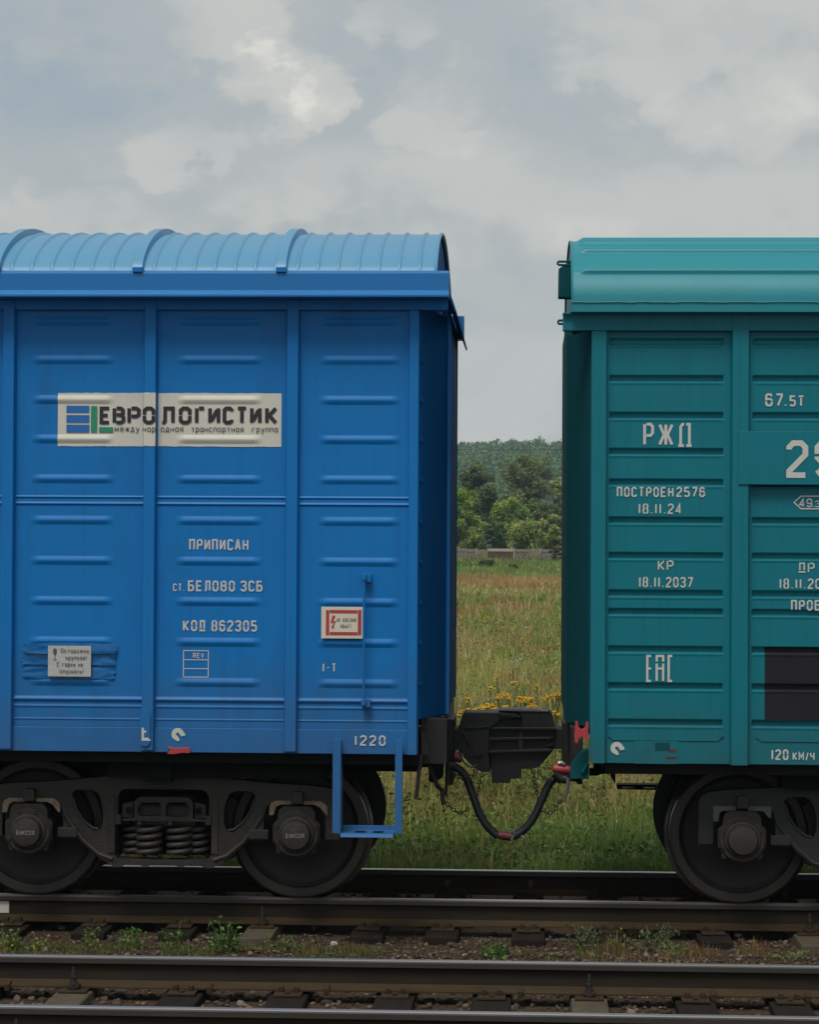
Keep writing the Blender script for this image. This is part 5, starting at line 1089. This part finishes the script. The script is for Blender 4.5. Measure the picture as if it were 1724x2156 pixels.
# tansy in flower behind the couplers
YEL = leafmat('tansy_yellow', .1, .7)
def tansy(u, v, Y, nh, label, seed, wide=.06):
    r = np.random.default_rng(seed); top = at(u, v, Y); gz0 = ground_z(Y); root = empty('tansy', (top.x, Y, gz0), label, 'flower', 'yellow tansy behind the couplers')
    mb = MB(); heads = []; P = []
    base = Vector((top.x+r.normal(0, .05), Y+r.normal(0, .05), gz0-.03)); fork = base.lerp(top, .72)
    mb.tube([base, base.lerp(fork, .5)+Vector((r.normal(0, .02), 0, 0)), fork], [.006, .005, .004], 5)
    for i in range(nh):
        q = Vector((top.x+r.uniform(-1, 1)*wide, Y+r.uniform(-1, 1)*wide*.8, top.z+r.uniform(-.055, .0))); q.z -= .5*((q.x-top.x)**2+(q.y-Y)**2)/wide; mb.tube([fork, fork.lerp(q, .6)+Vector((0, 0, .01)), q], .0012, 4); heads.append(q)
    for i in range(150):
        q = r.uniform(.05, 1.12); c = base.lerp(fork, q); P.append((c.x+r.normal(0, .06), c.y+r.normal(0, .06), c.z+r.normal(0, .02)))
    mb.build('stem', STEM, root); V, L_, s, c = leaves(np.array(P), .022, r, lerp_cols([(.12, .16, .04), (.15, .18, .05)], len(P), r), .2); link('foliage', fast_mesh('foliage', V, L_, s, LEAF, c), root)
    vs, fs, cs = [], [], []
    for q in heads:
        rr = r.uniform(.010, .018); o = len(vs); col = np.array((.62, .36, .015))*r.uniform(.75, 1.15)
        for ring, (k, dz) in enumerate(((1.0, -.004), (.8, .004), (.35, .007))):
            for j in range(7): a = 2*math.pi*j/7; vs.append((q.x+rr*k*math.cos(a), q.y+rr*k*math.sin(a), q.z+dz)); cs.append(col*(1 if ring else .8))
        for ring in range(2):
            for j in range(7): fs.append((o+ring*7+j, o+ring*7+(j+1) % 7, o+ring*7+7+(j+1) % 7, o+ring*7+7+j))
        fs.append(tuple(o+14+j for j in range(7)))
    L2 = [i for f in fs for i in f]; link('flower_head', fast_mesh('flower_head', vs, L2, [len(f) for f in fs], YEL, np.array(cs), True), root)
ORD = ['first', 'second', 'third', 'fourth', 'fifth', 'sixth', 'seventh', 'eighth', 'ninth', 'tenth', 'eleventh', 'twelfth', 'thirteenth', 'fourteenth', 'fifteenth', 'sixteenth', 'seventeenth', 'eighteenth']
TN = [(966.6, 1493, 6.2, 14, .05), (992, 1490, 6.0, 34, .07), (1010, 1486, 6.3, 30, .06), (1029, 1478, 6.6, 34, .075), (1060, 1455, 7.6, 40, .08), (1063.4, 1483, 6.2, 30, .06), (1098, 1464, 7.2, 28, .06), (1114, 1463, 7.0, 28, .055), (1118, 1480, 6.4, 34, .075), (1139.5, 1489, 6.0, 28, .06), (1165, 1491.6, 6.1, 24, .06), (1172, 1455, 7.4, 30, .065), (985, 1466, 8.2, 12, .04), (1034, 1442, 9.0, 12, .04), (1082, 1430, 9.6, 10, .04), (1128, 1440, 9.2, 12, .04), (1150, 1462, 8.0, 14, .045), (1049, 1418, 11.0, 10, .045)]
for i, (u, v, Y, nh, wd) in enumerate(sorted(TN)):
    tansy(u, v, Y, nh, f'yellow tansy stem above the couplers, {ORD[i]} flower cluster from the blue boxcar', 100+i, wd)

# ------------------------------------------------------------------ far side of the meadow: fence, shrubs, trees, wooded hill, wires
FY = 200.0
def fence():
    root = empty('board_fence', (-4, FY, ground_z(FY)), 'weathered grey board fence in front of the trees across the meadow', 'fence'); r = random.Random(3); base = ground_z(FY)-.1
    FW = [surf('grey_board', (.27, .24, .20), (.16, .14, .115), rough=.9, scale=6), surf('tan_board', (.32, .26, .18), (.21, .17, .12), rough=.9, scale=6), surf('brown_board', (.13, .07, .045), (.085, .05, .035), rough=.9, scale=6)]; PW_ = surf('pale_fence_post', (.46, .42, .35), (.33, .30, .25), rough=.9, scale=6)
    kinds = {960: 0, 1000: 1, 1026: 2, 1083: 0, 1113: 1, 1137: 0, 1165: 0}
    edges = [at(u, 1180, FY).x for u in (900, 925, 981, 1003, 1025.5, 1082, 1112, 1137, 1160, 1185, 1210, 1240)]
    edges = [edges[0]-2.5*i for i in range(14, 0, -1)]+edges+[edges[-1]+2.5*i for i in range(1, 15)]
    sty = [0, 1]*7+[0, 0, 0, 1, 2, 0, 1, 0, 0, 0, 1, 0]+[0, 1]*7; tops = [1154]*14+[1153, 1154, 1155, 1155, 1154, 1155, 1154, 1155, 1156, 1156, 1156, 1156]+[1155]*14
    for i in range(len(edges)-1):
        zt = at(1070, tops[i], FY).z; mb = MB(); x = edges[i]+.05
        while x < edges[i+1]-.08:
            w = r.uniform(.09, .13); mb.box(x, x+w, FY, FY+.025, base, zt-(.30 if sty[i] == 2 else .05)-r.uniform(0, .06)); x += w+.025
        kind(mb.build('boarding', FW[sty[i]], root), 'stuff')
        MB().box(edges[i]-.045, edges[i]+.05, FY-.08, FY+.05, base, zt+.05).build('fence_post', PW_ if i % 2 else FW[1], root)
        if sty[i] in (0, 2): MB().box(edges[i]+.07, edges[i+1]-.06, FY-.04, FY-.005, zt-.28, zt-.02).build('top_rail', PW_ if sty[i] == 2 else FW[0], root)
fence()
def tree(name, u, vtop, wpx, vbase, Y, pal, label, seed, n=9000, leaf=.13, cat='tree', spike=.35, group=None, gap=.3, xz_=None):
    r = np.random.default_rng(seed); k = (Y-CY)/FPX; top = at(u, vtop, Y) if xz_ is None else Vector((xz_[0], Y, xz_[1])); gz0 = ground_z(Y); root = empty(name, (top.x, Y, gz0), label, cat, group)
    R = wpx*k/2; zb_ = max(at(u, vbase, Y).z if xz_ is None else gz0+.3, gz0+.15); H = top.z-zb_
    # boughs: clumps of foliage hung through the crown, leaving hollows between them
    nb = int(26+n/420); cl = []
    for i in range(nb):
        t = r.random()**.8; w = R*(math.sin(math.pi*min(1, max(.06, .18+.82*(1-t)**.9)))**.6 if t > .15 else .8); a = r.uniform(0, 6.283); q = math.sqrt(r.random())*w*.86
        cl.append((top.x+math.cos(a)*q, Y+math.sin(a)*q*.9, zb_+H*(.06+.88*t), R*r.uniform(.16, .34)))
    cl.append((top.x, Y, top.z-R*.22, R*.22))
    mb = MB(); tr = Vector((top.x, Y, gz0-.1)); mb.tube([tr, tr+Vector((r.normal(0, .1), 0, H*.35)), Vector((top.x, Y, zb_+H*.7))], [.05*R+.05, .035*R+.03, .02], 7)
    for cx_, cy_, cz_, cr in cl[::3]:
        b0 = tr.lerp(Vector((top.x, Y, zb_+H*.7)), min(.9, max(.15, (cz_-gz0)/max(H, .1)*.7))); mb.tube([b0, b0.lerp(Vector((cx_, cy_, cz_)), .5)+Vector((0, 0, .1)), (cx_, cy_, cz_)], [.03*R**.5, .02*R**.5, .008], 5)
    mb.build('trunk', BARK, root)
    per = n//len(cl); P, cs = [], []
    for cx_, cy_, cz_, cr in cl:
        d = r.normal(size=(per, 3)); d /= np.linalg.norm(d, axis=1)[:, None]; rad = cr*r.random((per, 1))**.45*r.uniform(.8, 1.25, (per, 1)); d[:, 2] *= .8
        P.append(np.array((cx_, cy_, cz_))+d*rad); cs.append(np.tile(np.array(pal[int(r.integers(0, len(pal)))])*r.uniform(.75, 1.3), (per, 1))*r.uniform(.75, 1.25, (per, 1)))
    P = np.concatenate(P); cs = np.concatenate(cs); P[:, 2] = np.maximum(P[:, 2], gz0+.02)
    V, L_, s, c = leaves(P, leaf, r, cs, .2); link('crown', fast_mesh('crown', V, L_, s, LEAF, c), root); return root
DK = [(0.137, 0.192, 0.066), (0.174, 0.228, 0.08), (0.113, 0.164, 0.062)]; GR = [(0.213, 0.253, 0.11), (0.263, 0.293, 0.133), (0.181, 0.223, 0.098)]; BR = [(0.232, 0.354, 0.056), (0.29, 0.411, 0.075), (0.167, 0.27, 0.049)]; OL = [(0.304, 0.358, 0.095), (0.358, 0.397, 0.119), (0.238, 0.304, 0.08)]; PLE = [(0.355, 0.425, 0.13), (0.403, 0.46, 0.166), (0.284, 0.355, 0.095)]; DD = [(0.084, 0.139, 0.055), (0.106, 0.158, 0.064)]
tree('dark_tree', 1003, 968, 96, 1185, 224, DK, 'dark olive tree with a domed crown at the left behind the bright bushes', 1, 19000)
tree('tall_tree', 1108, 949, 122, 1185, 228, GR, 'tallest grey green tree, right of centre behind the fence', 2, 24000)
tree('pale_tree', 1176, 1003, 62, 1185, 232, PLE, 'pale green tree against the teal boxcar corner', 3, 7000)
tree('bright_tree', 962, 1022, 96, 1185, 210, BR, 'bright green tree against the blue boxcar end', 4, 11000)
tree('bright_bush', 1084, 1047, 124, 1185, 212, BR, 'bright green leafy bush in the centre with twiggy top', 5, 11000)
tree('back_bush', 1000, 1085, 90, 1185, 219, OL, 'olive bush between the bright tree and the dark rounded bush', 14, 9000, .14, 'bush')
tree('back_tree', 1145, 1060, 80, 1185, 221, DK, 'dark tree behind the bright bush and the olive bush', 15, 9000, .14)
tree('dark_bush', 1040, 1102, 62, 1185, 205.5, DD, 'dark rounded bush just behind the middle of the fence', 6, 6000, .12, 'bush')
tree('olive_bush', 1112, 1098, 92, 1185, 206, OL, 'olive bush behind the right half of the fence', 7, 8000, .13, 'bush')
tree('olive_tree', 1170, 1082, 70, 1185, 207, OL, 'olive green tree behind the right end of the fence', 8, 7000, .14)
tree('round_shrub', 1026, 1179, 36, 1200, 176, [(.055, .105, .025), (.07, .125, .03)], 'small round green shrub in the meadow left of centre before the fence', 9, 2600, .07, 'shrub')
tree('low_shrub', 1081, 1188, 24, 1203, 172, [(.06, .105, .025)], 'tiny low green shrub in the meadow right of the round one', 10, 1500, .06, 'shrub')
tree('corner_shrub', 1170, 1150, 30, 1200, 195, [(.08, .11, .045), (.10, .12, .05)], 'ragged grey green shrub before the right end of the fence', 11, 2600, .08, 'shrub')
tree('reed_shrub', 990, 1190, 40, 1206, 174, [(.11, .125, .035), (.09, .11, .03)], 'yellow green shrub in the meadow near the blue boxcar end', 12, 2200, .07, 'shrub')
for i, (x, zt, w) in enumerate(((-26, 9.5, 120), (-19, 11.5, 130), (-13, 8.0, 110), (7.0, 9.0, 110), (12.5, 11, 130), (19, 9, 120), (-33, 8.5, 150), (-41, 10.5, 160), (-49, 9, 160), (26, 10.5, 150), (34, 8.5, 160), (42, 10, 160))):
    s_ = 'left behind the blue boxcar' if x < 0 else 'right behind the teal boxcar'
    tree('hidden_tree', 0, 0, w, 0, 216+3*(i % 3), [DK, OL, BR][i % 3], f'{["dark", "olive", "bright"][i % 3]} green tree beyond the fence, hidden {s_}, {ORD[sorted((26, 19, 13, 33, 41, 49) if x < 0 else (7, 12.5, 19, 26, 34, 42)).index(abs(x))]} from the gap', 30+i, 3600, .30, 'tree', xz_=(x, zt))
# wooded hill: one mass of crowns on the slope
def forest():
    r = np.random.default_rng(77); parts = []; n = 1700
    y = 660+540*r.random(n)**.75; x = -30+r.uniform(-1, 1, n)*(40+.10*(y-500))
    for i in range(n):
        gz0 = ground_z(y[i]); h = r.uniform(8, 14)*(1.2 if r.random() < .07 else 1); R = h*r.uniform(.28, .42); k = 150
        d = r.normal(size=(k, 3)); d /= np.linalg.norm(d, axis=1)[:, None]; d[:, 2] = np.abs(d[:, 2])*1.15-.25; rad = r.uniform(.82, 1.06, (k, 1)); P = np.array((x[i], y[i], gz0+h*.55))+d*rad*np.array((R, R, h*.42))
        base = np.array([(.11, .20, .065), (.135, .22, .075), (.09, .17, .065), (.15, .23, .07)][int(r.integers(0, 4))])*r.uniform(.75, 1.2); parts.append(leaves(P, .75, r, base*r.uniform(.8, 1.2, (k, 1)), .2))
    n = 1800; y = 660+540*r.random(n)**.75; sx = np.where(r.random(n) < .5, -1, 1); x = -30+sx*(36+.09*(y-500)+r.random(n)*(220+.12*(y-500)))
    for i in range(n):
        gz0 = ground_z(y[i]); h = r.uniform(8, 14); R = h*r.uniform(.30, .45); k = 54
        d = r.normal(size=(k, 3)); d /= np.linalg.norm(d, axis=1)[:, None]; d[:, 2] = np.abs(d[:, 2])*1.15-.25; P = np.array((x[i], y[i], gz0+h*.55))+d*r.uniform(.82, 1.06, (k, 1))*np.array((R, R, h*.42))
        base = np.array([(.11, .20, .065), (.135, .22, .075), (.09, .17, .065), (.15, .23, .07)][int(r.integers(0, 4))])*r.uniform(.75, 1.2); parts.append(leaves(P, 1.35, r, base*r.uniform(.8, 1.2, (k, 1)), .2))
    V, L_, s, c = merge(parts); me = fast_mesh('forest', V, L_, s, LEAF, c); return kind(link('forest', me), 'stuff')
forest()
# overhead wires on poles across the meadow
WIRE = surf('dark_wire', (.012, .012, .013), (.02, .02, .02), rough=.6, scale=5)
POLE = surf('pole_wood', (.09, .075, .06), (.06, .05, .04), rough=.9, scale=5, stretch=(4, 4, .4))
WY_ = 150.0
wires = [(946.5, 'overhead wire crossing the hillside, topmost of the four', .030), (986, 'overhead wire, second from the top, across the tree tops', .020), (1001, 'overhead wire, third from the top, just below its neighbour', .020), (1081.5, 'overhead wire, lowest of the four, across the bright bushes', .032)]
for v, lab, rad in wires:
    a = at(1070, v, WY_); mb = MB(); n = 24; mb.tube([(a.x-30+60*i/n, WY_, a.z+1.2*(((i/n)*2-1)**2)) for i in range(n+1)], rad*.5, 5)
    o = mb.build('overhead_wire', WIRE, None); tag(o, lab, 'wire', 'overhead wires across the meadow')
for s, lab in ((-1, 'wooden wire pole in the meadow hidden behind the blue boxcar'), (1, 'wooden wire pole in the meadow hidden behind the teal boxcar')):
    x = at(1070, 1000, WY_).x+s*30; root = empty('wire_pole', (x, WY_, ground_z(WY_)), lab, 'pole'); mb = MB(); mb.tube([(x, WY_+.2, ground_z(WY_)-.3), (x, WY_+.2, 11.5)], [.15, .11], 10); mb.build('shaft', POLE, root)
    for v, _, _ in wires: z = at(1070, v, WY_).z+1.2; MB().box(x-.06, x+.06, WY_-.3, WY_+.1, z-.16, z-.02).build('cross_arm', POLE, root)
# the air over the valley
def haze():
    mb = MB(); mb.box(-900, 900, -29, 1290, -3, 110); o = mb.build('haze', HAZE); kind(o, 'stuff')
HAZE = bpy.data.materials.new('pale_air'); HAZE.use_nodes = True; nt = HAZE.node_tree; nt.nodes.clear()
pv = nt.nodes.new('ShaderNodeVolumePrincipled'); pv.inputs['Color'].default_value = (.60, .82, .98, 1); pv.inputs['Density'].default_value = 0.00024; pv.inputs['Anisotropy'].default_value = 0.0
ou = nt.nodes.new('ShaderNodeOutputMaterial'); nt.links.new(pv.outputs[0], ou.inputs['Volume'])
haze()
